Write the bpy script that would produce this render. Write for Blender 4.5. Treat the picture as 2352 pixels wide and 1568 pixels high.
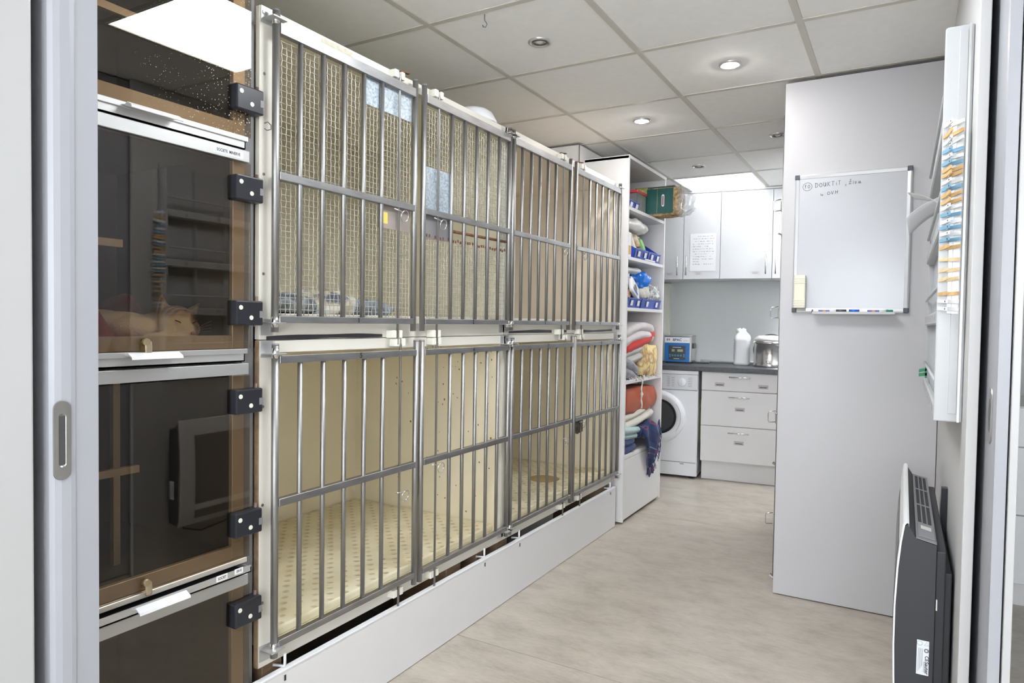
import bpy, bmesh, math, random
from mathutils import Vector, Matrix, noise
R_ = math.radians
for o in list(bpy.data.objects): bpy.data.objects.remove(o)
scene = bpy.context.scene
COL = scene.collection

# ------------------------------------------------------------------ camera
cam_d = bpy.data.cameras.new('camera'); cam = bpy.data.objects.new('camera', cam_d); COL.objects.link(cam)
scene.camera = cam
CAMH = 1.22
_yaw, _pit, _rol = R_(29.9964), R_(1.6807), R_(0.84726)
_F = Vector((-math.sin(_yaw)*math.cos(_pit), math.cos(_yaw)*math.cos(_pit), -math.sin(_pit)))
_R0 = Vector((math.cos(_yaw), math.sin(_yaw), 0)); _U0 = _R0.cross(_F)
_Rr = _R0*math.cos(_rol)+_U0*math.sin(_rol); _Uu = -_R0*math.sin(_rol)+_U0*math.cos(_rol)
cam.matrix_world = Matrix(((_Rr.x, _Uu.x, -_F.x, 0), (_Rr.y, _Uu.y, -_F.y, 0), (_Rr.z, _Uu.z, -_F.z, CAMH), (0, 0, 0, 1)))
cam_d.sensor_width = 36.0; cam_d.sensor_fit = 'HORIZONTAL'; cam_d.lens = 36.0*1558.97/2352.0
cam_d.clip_start = 0.02; cam_d.clip_end = 60

# ------------------------------------------------------------------ world, light levels, exposure
wd = bpy.data.worlds.new('world'); scene.world = wd; wd.use_nodes = True
wd.node_tree.nodes['Background'].inputs[0].default_value = (0.8, 0.85, 0.9, 1)
wd.node_tree.nodes['Background'].inputs[1].default_value = 5.0
LED_NEAR, LED_BACK, FILL_ROOM, SPOT_W = 7.8, 1.1, 4.0, 140.0
# daylight enters by an unseen window added behind the camera; the portal only helps the renderer find that opening
pl_d = bpy.data.lights.new('fill_window_portal', 'AREA'); pl_d.shape = 'RECTANGLE'; pl_d.size = 2.6; pl_d.size_y = 1.3; pl_d.cycles.is_portal = True
pl = bpy.data.objects.new('fill_window_portal', pl_d); COL.objects.link(pl); pl.location = (0.4, -2.19, 1.45); pl.rotation_euler = (R_(90), 0, R_(180))
vs = scene.view_settings
vs.view_transform = 'Standard'; vs.look = 'None'; vs.gamma = 1.0; vs.use_curve_mapping = False
vs.exposure = 1.66
CEIL = 2.31

# ------------------------------------------------------------------ helpers
class MB:
    def __init__(s): s.v = []; s.f = []; s.sm = []
    def _add(s, vs_, fs, smooth=False):
        b = len(s.v); s.v += [Vector(p) for p in vs_]
        for f in fs: s.f.append([i+b for i in f]); s.sm.append(smooth)
        return s
    def box(s, x0, x1, y0, y1, z0, z1):
        return s._add([(x0,y0,z0),(x1,y0,z0),(x1,y1,z0),(x0,y1,z0),(x0,y0,z1),(x1,y0,z1),(x1,y1,z1),(x0,y1,z1)],
                      [(0,3,2,1),(4,5,6,7),(0,1,5,4),(1,2,6,5),(2,3,7,6),(3,0,4,7)])
    def cbox(s, c, sx, sy, sz):
        return s.box(c[0]-sx/2, c[0]+sx/2, c[1]-sy/2, c[1]+sy/2, c[2]-sz/2, c[2]+sz/2)
    def obox(s, o, ax, ay, az):
        o = Vector(o); ax = Vector(ax); ay = Vector(ay); az = Vector(az)
        return s._add([o, o+ax, o+ax+ay, o+ay, o+az, o+ax+az, o+ax+ay+az, o+ay+az],
                      [(0,3,2,1),(4,5,6,7),(0,1,5,4),(1,2,6,5),(2,3,7,6),(3,0,4,7)])
    def cyl(s, p0, p1, r0, r1=None, n=12, cap=True):
        p0 = Vector(p0); p1 = Vector(p1); r1 = r0 if r1 is None else r1
        d = (p1-p0).normalized(); a = d.orthogonal().normalized(); b = d.cross(a)
        vs_ = []
        for p, r in ((p0, r0), (p1, r1)):
            for i in range(n):
                t = 2*math.pi*i/n; vs_.append(p+a*(r*math.cos(t))+b*(r*math.sin(t)))
        base = len(s.v)
        s._add(vs_, [(i, (i+1) % n, n+(i+1) % n, n+i) for i in range(n)], True)
        if cap:
            s.f.append([base+i for i in range(n)][::-1]); s.sm.append(False)
            s.f.append([base+n+i for i in range(n)]); s.sm.append(False)
        return s
    def tube(s, pts, r, n=8, closed=False, rads=None):
        pts = [Vector(p) for p in pts]; m = len(pts)
        base = len(s.v); up = None
        for i, p in enumerate(pts):
            if closed: d = pts[(i+1) % m]-pts[i-1]
            else: d = pts[min(i+1, m-1)]-pts[max(i-1, 0)]
            d.normalize()
            if up is None: up = d.orthogonal().normalized()
            else:
                up = up-d*up.dot(d)
                up = up.normalized() if up.length > 1e-6 else d.orthogonal().normalized()
            b = d.cross(up); rr = rads[i] if rads else r
            for k in range(n):
                t = 2*math.pi*k/n; s.v.append(p+up*(rr*math.cos(t))+b*(rr*math.sin(t)))
        for i in range(m if closed else m-1):
            j = (i+1) % m
            for k in range(n):
                l = (k+1) % n
                s.f.append([base+i*n+k, base+i*n+l, base+j*n+l, base+j*n+k]); s.sm.append(True)
        if not closed:
            s.f.append([base+k for k in range(n)][::-1]); s.sm.append(False)
            s.f.append([base+(m-1)*n+k for k in range(n)]); s.sm.append(False)
        return s
    def lathe(s, prof, c, n=24, axis='z', cap=True):
        c = Vector(c); base = len(s.v); m = len(prof)
        def P(r, h, t):
            a, b = r*math.cos(t), r*math.sin(t)
            return c+Vector({'z': (a, b, h), 'x': (h, a, b), 'y': (a, h, b)}[axis])
        for r, h in prof:
            for k in range(n): s.v.append(P(r, h, 2*math.pi*k/n))
        for i in range(m-1):
            for k in range(n):
                l = (k+1) % n
                s.f.append([base+i*n+k, base+i*n+l, base+(i+1)*n+l, base+(i+1)*n+k]); s.sm.append(True)
        if cap:
            s.f.append([base+k for k in range(n)][::-1]); s.sm.append(False)
            s.f.append([base+(m-1)*n+k for k in range(n)]); s.sm.append(False)
        return s
    def prism(s, poly, axis, a, b, smooth=False):
        n = len(poly)
        def P(p, h):
            return {'x': (h, p[0], p[1]), 'y': (p[0], h, p[1]), 'z': (p[0], p[1], h)}[axis]
        base = len(s.v)
        s.v += [Vector(P(p, a)) for p in poly]+[Vector(P(p, b)) for p in poly]
        for i in range(n):
            j = (i+1) % n; s.f.append([base+i, base+j, base+n+j, base+n+i]); s.sm.append(smooth)
        s.f.append([base+i for i in range(n)][::-1]); s.sm.append(False)
        s.f.append([base+n+i for i in range(n)]); s.sm.append(False)
        return s
    def grid(s, fn, nu, nv, smooth=True, thick=None):
        base = len(s.v)
        P = [[Vector(fn(i/nu, j/nv)) for j in range(nv+1)] for i in range(nu+1)]
        for r in P: s.v += r
        w = nv+1
        for i in range(nu):
            for j in range(nv):
                s.f.append([base+i*w+j, base+(i+1)*w+j, base+(i+1)*w+j+1, base+i*w+j+1]); s.sm.append(smooth)
        return s
    def soft(s, c, size, k=0.55, amp=0.01, freq=6.0, seed=0, n=10, fn=None):
        """rounded, slightly rumpled box"""
        c = Vector(c); h = Vector(size)/2; off = Vector((seed*3.17, seed*1.31, seed*2.77))
        for ax in range(3):
            for sg in (-1, 1):
                base = len(s.v)
                for i in range(n+1):
                    for j in range(n+1):
                        a = math.tan((i/n*2-1)*math.pi/4); b = math.tan((j/n*2-1)*math.pi/4)
                        q = [0, 0, 0]; q[ax] = sg; q[(ax+1) % 3] = a; q[(ax+2) % 3] = b
                        q = Vector(q); sp = q.normalized()*1.12
                        p = q.lerp(sp, k)
                        w = Vector((p.x*h.x, p.y*h.y, p.z*h.z))
                        nn = noise.noise(w*freq+off)+0.5*noise.noise(w*freq*2.3+off)
                        w = w+Vector((sp.x, sp.y, sp.z))*(nn*amp)
                        if fn: w = fn(w)
                        s.v.append(c+w)
                for i in range(n):
                    for j in range(n):
                        s.f.append([base+i*(n+1)+j, base+(i+1)*(n+1)+j, base+(i+1)*(n+1)+j+1, base+i*(n+1)+j+1]); s.sm.append(True)
        return s
    def mesh(s, name, xf=None, merge=False, recalc=True):
        vv = [xf @ p for p in s.v] if xf is not None else s.v
        lo = Vector([min(p[i] for p in vv) for i in range(3)]); hi = Vector([max(p[i] for p in vv) for i in range(3)])
        c = (lo+hi)/2
        me = bpy.data.meshes.new(name)
        me.from_pydata([tuple(p-c) for p in vv], [], s.f)
        me.polygons.foreach_set('use_smooth', s.sm)
        if merge or recalc:
            bm = bmesh.new(); bm.from_mesh(me)
            if merge: bmesh.ops.remove_doubles(bm, verts=bm.verts, dist=1e-5)
            if recalc: bmesh.ops.recalc_face_normals(bm, faces=bm.faces)
            bm.to_mesh(me); bm.free()
        me.update()
        return me, c
    def build(s, name, mat, parent=None, bev=0, seg=2, xf=None, merge=False, recalc=True, subs=0):
        me, c = s.mesh(name, xf, merge, recalc)
        return link(name, me, c, mat, parent, bev, seg, subs)

WM = {}
def link(name, me, loc, mat, parent=None, bev=0, seg=2, subs=0):
    o = bpy.data.objects.new(name, me); COL.objects.link(o)
    if mat is not None and len(me.materials) == 0: me.materials.append(mat)
    o.location = loc
    WM[o.name] = Matrix.Translation(Vector(loc))
    if parent:
        o.parent = parent; o.matrix_parent_inverse = WM[parent.name].inverted()
    if bev:
        b = o.modifiers.new('bevel', 'BEVEL'); b.width = bev; b.segments = seg; b.limit_method = 'ANGLE'; b.angle_limit = R_(40)
    if subs:
        m = o.modifiers.new('subd', 'SUBSURF'); m.levels = subs; m.render_levels = subs
    return o
def inst(o, loc, parent, mat=None):
    c = o.copy(); COL.objects.link(c); c.location = loc
    WM[c.name] = Matrix.Translation(Vector(loc))
    c.parent = parent; c.matrix_parent_inverse = WM[parent.name].inverted() if parent else Matrix()
    return c
def tag(o, label, cat, group=None):
    o['label'] = label; o['category'] = cat
    if group: o['group'] = group
    return o
def thing(name, loc, label, cat, group=None):
    o = bpy.data.objects.new(name, None); COL.objects.link(o); o.location = loc; o.empty_display_size = 0.1
    WM[o.name] = Matrix.Translation(Vector(loc))
    return tag(o, label, cat, group)
def struct(o): o['kind'] = 'structure'; return o
def stuff(o): o['kind'] = 'stuff'; return o
def B(name, mat, parent, x0, x1, y0, y1, z0, z1, bev=0, xf=None):
    return MB().box(x0, x1, y0, y1, z0, z1).build(name, mat, parent, bev, xf=xf)

_tc = {}
def text_pts(txt, size):
    k = (txt, size)
    if k in _tc: return _tc[k]
    cu = bpy.data.curves.new('t', 'FONT'); cu.body = txt; cu.size = size; cu.align_x = 'CENTER'; cu.align_y = 'CENTER'
    cu.resolution_u = 3; cu.offset = size*0.022
    o = bpy.data.objects.new('t', cu); COL.objects.link(o)
    dg = bpy.context.evaluated_depsgraph_get()
    me = bpy.data.meshes.new_from_object(o.evaluated_get(dg))
    r = ([v.co.copy() for v in me.vertices], [list(p.vertices) for p in me.polygons])
    bpy.data.objects.remove(o); bpy.data.meshes.remove(me); bpy.data.curves.remove(cu)
    _tc[k] = r; return r
def text(name, txt, size, o, ux, uy, mat, parent, sx=1.0, xf=None):
    vs_, fs = text_pts(txt, size); o = Vector(o); ux = Vector(ux).normalized(); uy = Vector(uy).normalized()
    m = MB(); m._add([o+ux*(v.x*sx)+uy*v.y for v in vs_], fs)
    return m.build(name, mat, parent, recalc=False, xf=xf)
def strokes(m, lines, o, ux, uy, w):
    """pen strokes as thin ribbons lying on the plane o,ux,uy"""
    o = Vector(o); ux = Vector(ux).normalized(); uy = Vector(uy).normalized(); nn = ux.cross(uy)*0.0004
    for L in lines:
        for (a, b), (c, d) in zip(L[:-1], L[1:]):
            e = Vector((c-a, d-b)); l = e.length
            if l < 1e-7: continue
            e /= l; pz = Vector((-e.y, e.x))*w/2; ex = e*w*0.3
            q = [(a-ex.x-pz.x, b-ex.y-pz.y), (c+ex.x-pz.x, d+ex.y-pz.y), (c+ex.x+pz.x, d+ex.y+pz.y), (a-ex.x+pz.x, b-ex.y+pz.y)]
            m._add([o+nn+ux*x+uy*y for x, y in q], [(0, 1, 2, 3)])
    return m

# ------------------------------------------------------------------ materials
def newmat(name):
    m = bpy.data.materials.new(name); m.use_nodes = True; nt = m.node_tree
    return m, nt, nt.nodes['Principled BSDF']
def pm(name, col, rough=0.5, metal=0.0, var=0.05, scale=6.0, bump=0.0, bscale=120.0, stretch=(1, 1, 1), spec=0.5, sheen=0):
    m, nt, b = newmat(name); N = nt.nodes; L = nt.links
    tc = N.new('ShaderNodeTexCoord'); mp = N.new('ShaderNodeMapping'); mp.inputs['Scale'].default_value = stretch
    L.new(tc.outputs['Object'], mp.inputs[0])
    nz = N.new('ShaderNodeTexNoise'); nz.inputs['Scale'].default_value = scale; nz.inputs['Detail'].default_value = 5
    L.new(mp.outputs[0], nz.inputs['Vector'])
    cr = N.new('ShaderNodeValToRGB')
    cr.color_ramp.elements[0].position = 0.3; cr.color_ramp.elements[1].position = 0.7
    cr.color_ramp.elements[0].color = (*[max(0, c*(1-var)) for c in col], 1)
    cr.color_ramp.elements[1].color = (*[min(1, c*(1+var)) for c in col], 1)
    L.new(nz.outputs['Fac'], cr.inputs[0]); L.new(cr.outputs[0], b.inputs['Base Color'])
    b.inputs['Roughness'].default_value = rough; b.inputs['Metallic'].default_value = metal
    b.inputs['Specular IOR Level'].default_value = spec
    if sheen: b.inputs['Sheen Weight'].default_value = sheen
    if bump:
        n2 = N.new('ShaderNodeTexNoise'); n2.inputs['Scale'].default_value = bscale; n2.inputs['Detail'].default_value = 3
        L.new(mp.outputs[0], n2.inputs['Vector'])
        bp = N.new('ShaderNodeBump'); bp.inputs['Strength'].default_value = bump; bp.inputs['Distance'].default_value = 0.004
        L.new(n2.outputs['Fac'], bp.inputs['Height']); L.new(bp.outputs[0], b.inputs['Normal'])
    return m
def emit(name, col, s):
    m, nt, b = newmat(name)
    b.inputs['Base Color'].default_value = (0.8, 0.8, 0.8, 1)
    b.inputs['Emission Color'].default_value = (*col, 1); b.inputs['Emission Strength'].default_value = s
    return m
def thinglass(name, tint, r0=0.05, dust=0.0, clear=True, rough=0.0, haze=0.0, hazecol=(0.8, 0.8, 0.8)):
    """clear or tinted sheet: mirror reflection rising at grazing angles over tinted see-through"""
    m, nt, b = newmat(name); N = nt.nodes; L = nt.links; N.remove(b)
    out = N['Material Output']
    lw = N.new('ShaderNodeLayerWeight'); lw.inputs['Blend'].default_value = 0.5
    pw = N.new('ShaderNodeMath'); pw.operation = 'POWER'; pw.inputs[1].default_value = 4.0; L.new(lw.outputs['Facing'], pw.inputs[0])
    ml = N.new('ShaderNodeMath'); ml.operation = 'MULTIPLY_ADD'; ml.inputs[1].default_value = 1-r0; ml.inputs[2].default_value = r0; L.new(pw.outputs[0], ml.inputs[0])
    tr = N.new('ShaderNodeBsdfTransparent'); tr.inputs[0].default_value = (*tint, 1)
    gl = N.new('ShaderNodeBsdfGlossy'); gl.inputs['Roughness'].default_value = rough; gl.inputs[0].default_value = (1, 1, 1, 1)
    mx = N.new('ShaderNodeMixShader'); L.new(ml.outputs[0], mx.inputs[0]); L.new(tr.outputs[0], mx.inputs[1]); L.new(gl.outputs[0], mx.inputs[2])
    last = mx
    if haze:
        df = N.new('ShaderNodeBsdfDiffuse'); df.inputs[0].default_value = (*hazecol, 1)
        m2 = N.new('ShaderNodeMixShader'); m2.inputs[0].default_value = haze
        L.new(last.outputs[0], m2.inputs[1]); L.new(df.outputs[0], m2.inputs[2]); last = m2
    if dust:
        tc = N.new('ShaderNodeTexCoord')
        vo = N.new('ShaderNodeTexVoronoi'); vo.inputs['Scale'].default_value = 130; L.new(tc.outputs['Object'], vo.inputs['Vector'])
        nz = N.new('ShaderNodeTexNoise'); nz.inputs['Scale'].default_value = 9; L.new(tc.outputs['Object'], nz.inputs['Vector'])
        sp = N.new('ShaderNodeSeparateXYZ'); L.new(tc.outputs['Object'], sp.inputs[0])
        gy = N.new('ShaderNodeMapRange'); gy.inputs[1].default_value = -0.05; gy.inputs[2].default_value = 0.32; L.new(sp.outputs['Y'], gy.inputs[0])
        mm = N.new('ShaderNodeMath'); mm.operation = 'MULTIPLY'; L.new(nz.outputs['Fac'], mm.inputs[0]); L.new(gy.outputs[0], mm.inputs[1])
        m3 = N.new('ShaderNodeMath'); m3.operation = 'MULTIPLY'; m3.inputs[1].default_value = 0.40; L.new(mm.outputs[0], m3.inputs[0])
        lt = N.new('ShaderNodeMath'); lt.operation = 'LESS_THAN'; L.new(vo.outputs['Distance'], lt.inputs[0]); L.new(m3.outputs[0], lt.inputs[1])
        dm = N.new('ShaderNodeMath'); dm.operation = 'MULTIPLY'; dm.inputs[1].default_value = dust; L.new(lt.outputs[0], dm.inputs[0])
        df = N.new('ShaderNodeBsdfDiffuse'); df.inputs[0].default_value = (0.75, 0.74, 0.72, 1)
        m2 = N.new('ShaderNodeMixShader'); L.new(dm.outputs[0], m2.inputs[0]); L.new(last.outputs[0], m2.inputs[1]); L.new(df.outputs[0], m2.inputs[2]); last = m2
    L.new(last.outputs[0], out.inputs['Surface'])
    return m
def spangle(name):
    m, nt, b = newmat(name); N = nt.nodes; L = nt.links
    tc = N.new('ShaderNodeTexCoord'); vo = N.new('ShaderNodeTexVoronoi'); vo.inputs['Scale'].default_value = 160
    L.new(tc.outputs['Object'], vo.inputs['Vector'])
    cr = N.new('ShaderNodeValToRGB'); cr.color_ramp.elements[0].color = (0.30, 0.36, 0.42, 1); cr.color_ramp.elements[1].color = (0.62, 0.70, 0.76, 1)
    L.new(vo.outputs['Color'], cr.inputs[0]); L.new(cr.outputs[0], b.inputs['Base Color'])
    b.inputs['Metallic'].default_value = 0.6; b.inputs['Roughness'].default_value = 0.4
    return m
def floor_mat():
    m, nt, b = newmat('vinyl'); N = nt.nodes; L = nt.links
    tc = N.new('ShaderNodeTexCoord')
    mp = N.new('ShaderNodeMapping'); mp.inputs['Scale'].default_value = (1.0, 1.9, 1); L.new(tc.outputs['Object'], mp.inputs[0])
    n1 = N.new('ShaderNodeTexNoise'); n1.inputs['Scale'].default_value = 4.5; n1.inputs['Detail'].default_value = 10; n1.inputs['Roughness'].default_value = 0.72; n1.inputs['Distortion'].default_value = 0.15
    L.new(mp.outputs[0], n1.inputs['Vector'])
    cr = N.new('ShaderNodeValToRGB'); e = cr.color_ramp.elements
    e[0].position = 0.3; e[0].color = (0.33, 0.29, 0.24, 1); e[1].position = 0.72; e[1].color = (0.54, 0.485, 0.415, 1)
    k = e.new(0.5); k.color = (0.45, 0.405, 0.345, 1)
    L.new(n1.outputs['Fac'], cr.inputs[0])
    n2 = N.new('ShaderNodeTexNoise'); n2.inputs['Scale'].default_value = 26; n2.inputs['Detail'].default_value = 7
    mp2 = N.new('ShaderNodeMapping'); mp2.inputs['Scale'].default_value = (1.0, 4.5, 1); L.new(tc.outputs['Object'], mp2.inputs[0]); L.new(mp2.outputs[0], n2.inputs['Vector'])
    mr = N.new('ShaderNodeMapRange'); mr.inputs[3].default_value = 0.80; mr.inputs[4].default_value = 1.20; L.new(n2.outputs['Fac'], mr.inputs[0])
    mu = N.new('ShaderNodeMix'); mu.data_type = 'RGBA'; mu.blend_type = 'MULTIPLY'; mu.inputs[0].default_value = 1
    L.new(cr.outputs[0], mu.inputs[6]); L.new(mr.outputs[0], mu.inputs[7]); L.new(mu.outputs[2], b.inputs['Base Color'])
    b.inputs['Roughness'].default_value = 0.33; b.inputs['Specular IOR Level'].default_value = 0.45
    bp = N.new('ShaderNodeBump'); bp.inputs['Strength'].default_value = 0.06; bp.inputs['Distance'].default_value = 0.003
    L.new(n2.outputs['Fac'], bp.inputs['Height']); L.new(bp.outputs[0], b.inputs['Normal'])
    return m
def mat_pad():
    """cream foam pad with a regular field of small dimples"""
    m, nt, b = newmat('cream_pad'); N = nt.nodes; L = nt.links
    tc = N.new('ShaderNodeTexCoord'); sp = N.new('ShaderNodeSeparateXYZ'); L.new(tc.outputs['Object'], sp.inputs[0])
    def sn(sock, f, ph=0):
        a = N.new('ShaderNodeMath'); a.operation = 'MULTIPLY_ADD'; a.inputs[1].default_value = f; a.inputs[2].default_value = ph; L.new(sock, a.inputs[0])
        c = N.new('ShaderNodeMath'); c.operation = 'SINE'; L.new(a.outputs[0], c.inputs[0]); return c.outputs[0]
    x = sn(sp.outputs['X'], 95); y = sn(sp.outputs['Y'], 95)
    p = N.new('ShaderNodeMath'); p.operation = 'MULTIPLY'; L.new(x, p.inputs[0]); L.new(y, p.inputs[1])
    mr = N.new('ShaderNodeMapRange'); mr.inputs[1].default_value = 0.45; mr.inputs[2].default_value = 0.95; L.new(p.outputs[0], mr.inputs[0])
    nz = N.new('ShaderNodeTexNoise'); nz.inputs['Scale'].default_value = 7; nz.inputs['Detail'].default_value = 6; L.new(tc.outputs['Object'], nz.inputs['Vector'])
    cr = N.new('ShaderNodeValToRGB'); cr.color_ramp.elements[0].position = 0.3; cr.color_ramp.elements[1].position = 0.6
    cr.color_ramp.elements[0].color = (0.74, 0.65, 0.42, 1); cr.color_ramp.elements[1].color = (0.86, 0.80, 0.60, 1); L.new(nz.outputs['Fac'], cr.inputs[0])
    mx = N.new('ShaderNodeMix'); mx.data_type = 'RGBA'; L.new(mr.outputs[0], mx.inputs[0]); L.new(cr.outputs[0], mx.inputs[6]); mx.inputs[7].default_value = (0.68, 0.58, 0.37, 1)
    L.new(mx.outputs[2], b.inputs['Base Color']); b.inputs['Roughness'].default_value = 0.55
    iv = N.new('ShaderNodeMath'); iv.operation = 'MULTIPLY'; iv.inputs[1].default_value = -1; L.new(mr.outputs[0], iv.inputs[0])
    bp = N.new('ShaderNodeBump'); bp.inputs['Strength'].default_value = 0.7; bp.inputs['Distance'].default_value = 0.006
    L.new(iv.outputs[0], bp.inputs['Height']); L.new(bp.outputs[0], b.inputs['Normal'])
    return m
def plaid(name):
    m, nt, b = newmat(name); N = nt.nodes; L = nt.links
    tc = N.new('ShaderNodeTexCoord'); sp = N.new('ShaderNodeSeparateXYZ'); L.new(tc.outputs['Object'], sp.inputs[0])
    def ramp(sock, f, stops):
        a = N.new('ShaderNodeMath'); a.operation = 'MULTIPLY'; a.inputs[1].default_value = f; L.new(sock, a.inputs[0])
        fr = N.new('ShaderNodeMath'); fr.operation = 'FRACT'; L.new(a.outputs[0], fr.inputs[0])
        cr = N.new('ShaderNodeValToRGB'); cr.color_ramp.interpolation = 'CONSTANT'
        cr.color_ramp.elements[0].color = (*stops[0][1], 1); cr.color_ramp.elements[1].position = stops[1][0]; cr.color_ramp.elements[1].color = (*stops[1][1], 1)
        for p, c in stops[2:]:
            e = cr.color_ramp.elements.new(p); e.color = (*c, 1)
        L.new(fr.outputs[0], cr.inputs[0]); return cr.outputs[0]
    nv = (0.012, 0.022, 0.075); bl = (0.022, 0.05, 0.15); wh = (0.34, 0.40, 0.52); rd = (0.36, 0.03, 0.07); dk = (0.01, 0.02, 0.09)
    a = ramp(sp.outputs['Y'], 6.5, [(0, nv), (0.30, bl), (0.42, wh), (0.47, bl), (0.60, rd), (0.65, nv), (0.85, dk)])
    z = N.new('ShaderNodeMath'); z.operation = 'ADD'; L.new(sp.outputs['Z'], z.inputs[0]); L.new(sp.outputs['X'], z.inputs[1])
    c = ramp(z.outputs[0], 5.5, [(0, nv), (0.25, bl), (0.45, rd), (0.50, nv), (0.66, wh), (0.70, bl), (0.86, dk)])
    mx = N.new('ShaderNodeMix'); mx.data_type = 'RGBA'; mx.inputs[0].default_value = 0.5; L.new(a, mx.inputs[6]); L.new(c, mx.inputs[7])
    L.new(mx.outputs[2], b.inputs['Base Color']); b.inputs['Roughness'].default_value = 0.95; b.inputs['Sheen Weight'].default_value = 0.1
    return m
def patches(name, cols, scale, rough=0.9, bump=0.0):
    m, nt, b = newmat(name); N = nt.nodes; L = nt.links
    tc = N.new('ShaderNodeTexCoord'); nz = N.new('ShaderNodeTexNoise'); nz.inputs['Scale'].default_value = scale; nz.inputs['Detail'].default_value = 4
    L.new(tc.outputs['Object'], nz.inputs['Vector'])
    cr = N.new('ShaderNodeValToRGB'); cr.color_ramp.interpolation = 'LINEAR'
    n = len(cols)
    while len(cr.color_ramp.elements) < n: cr.color_ramp.elements.new(0.5)
    for i, c in enumerate(cols):
        cr.color_ramp.elements[i].position = 0.32+0.36*i/(n-1); cr.color_ramp.elements[i].color = (*c, 1)
    L.new(nz.outputs['Fac'], cr.inputs[0]); L.new(cr.outputs[0], b.inputs['Base Color']); b.inputs['Roughness'].default_value = rough
    return m

WALL = pm('wall_paint', (0.56, 0.555, 0.55), 0.6, var=0.012, scale=2, bump=0.04, bscale=260)
WALLB = pm('wall_grey', (0.62, 0.645, 0.645), 0.6, var=0.02, scale=2)
WALLD = pm('wall_shadow_paint', (0.55, 0.54, 0.52), 0.7, var=0.02)
TRIMW = pm('door_lacquer', (0.50, 0.50, 0.50), 0.35, var=0.01, scale=2)
LEAF = pm('door_leaf_lacquer', (0.385, 0.393, 0.425), 0.35, var=0.012, scale=2)
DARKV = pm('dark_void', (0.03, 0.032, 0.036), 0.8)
PANELW = pm('bank_panel', (0.52, 0.512, 0.525), 0.5, var=0.012, scale=1.6)
TILE = pm('ceiling_tile', (0.90, 0.89, 0.87), 0.85, var=0.018, scale=30, bump=0.05, bscale=400)
TBAR = pm('ceiling_bar', (0.60, 0.575, 0.52), 0.5, var=0.03, scale=8)
VINYL = floor_mat()
SEAM = pm('floor_seam', (0.12, 0.11, 0.10), 0.8)
STEEL = pm('steel_bar', (0.36, 0.355, 0.35), 0.48, 1.0, var=0.10, scale=18, stretch=(4, 4, 0.6))
STEELR = pm('steel_rail', (0.38, 0.38, 0.385), 0.42, 1.0, var=0.16, scale=14, stretch=(4, 0.7, 3))
CHROME = pm('chrome', (0.72, 0.72, 0.71), 0.16, 1.0, var=0.04)
ALU = pm('aluminium', (0.58, 0.585, 0.58), 0.40, 0.75, var=0.05, scale=9, stretch=(3, 0.6, 3))
TRAYM = pm('tray_steel', (0.62, 0.62, 0.61), 0.36, 0.7, var=0.07, scale=10, stretch=(2, 0.7, 2))
GALV = spangle('galvanised')
WIRE = pm('wire', (0.62, 0.60, 0.53), 0.4, 0.55, var=0.15, scale=40)
RUST = pm('rust', (0.17, 0.075, 0.04), 0.85, 0.2, var=0.4, scale=40, bump=0.4)
CREAM = pm('cream_board', (0.72, 0.69, 0.615), 0.42, var=0.02, scale=3)
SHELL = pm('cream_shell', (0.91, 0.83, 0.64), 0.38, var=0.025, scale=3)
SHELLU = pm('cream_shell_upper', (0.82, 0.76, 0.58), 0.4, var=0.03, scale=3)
SHELLP = pm('pale_shell', (0.93, 0.845, 0.71), 0.4, var=0.02, scale=3)
PAD = mat_pad()
TAPE = pm('black_tape', (0.03, 0.03, 0.032), 0.45, var=0.2, scale=30)
NYLON = pm('nylon', (0.78, 0.76, 0.67), 0.45, var=0.04, scale=20)
WOOD = pm('raw_wood', (0.24, 0.155, 0.095), 0.75, var=0.25, scale=16, stretch=(1, 1, 6))
PLY = pm('plywood_edge', (0.27, 0.19, 0.12), 0.8, var=0.3, scale=30)
BLACKP = pm('black_plastic', (0.018, 0.02, 0.026), 0.3, var=0.15)
CATBOX = pm('cage_liner', (0.085, 0.080, 0.076), 0.5, 0.0, var=0.08)
FRAMEA = pm('anodised_frame', (0.68, 0.62, 0.53), 0.4, 0.45, var=0.05, scale=10)
GLASS = thinglass('smoked_acrylic', (0.72, 0.66, 0.58), 0.055)
GLASSD = thinglass('smoked_acrylic_spotted', (0.72, 0.66, 0.58), 0.055, dust=0.6)
BLACKT = pm('print_black', (0.015, 0.015, 0.017), 0.6)
GREYT = pm('print_grey', (0.20, 0.20, 0.22), 0.7)
PAPER = pm('paper', (0.83, 0.83, 0.84), 0.7, var=0.01)
LABELG = pm('label_grey', (0.50, 0.46, 0.48), 0.6, var=0.03)
STICK = pm('sticker', (0.72, 0.76, 0.80), 0.4, var=0.02)
YELLOW = pm('yellow_sticker', (0.75, 0.55, 0.12), 0.5)
MELAM = pm('white_melamine', (0.74, 0.73, 0.73), 0.4, var=0.012, scale=2)
GLOSSW = pm('white_gloss', (0.80, 0.81, 0.83), 0.35, var=0.008, scale=2)
COUNTER = pm('counter_laminate', (0.075, 0.078, 0.086), 0.42, var=0.25, scale=60)
CUPB = pm('cupboard_gloss', (0.66, 0.67, 0.685), 0.35, var=0.008, scale=2)
APPL = pm('appliance_white', (0.80, 0.81, 0.84), 0.28, var=0.008)
APPLG = pm('appliance_silver', (0.70, 0.71, 0.74), 0.3, 0.1, var=0.01)
DGLASS = pm('dark_porthole', (0.05, 0.052, 0.055), 0.12, var=0.1)
INOX = pm('inox', (0.62, 0.61, 0.59), 0.22, 1.0, var=0.08, scale=7, stretch=(5, 5, 0.4))
HEATD = pm('heater_charcoal', (0.030, 0.031, 0.037), 0.5, var=0.05)
HEATM = pm('heater_mid', (0.20, 0.20, 0.21), 0.5, var=0.05)
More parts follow.
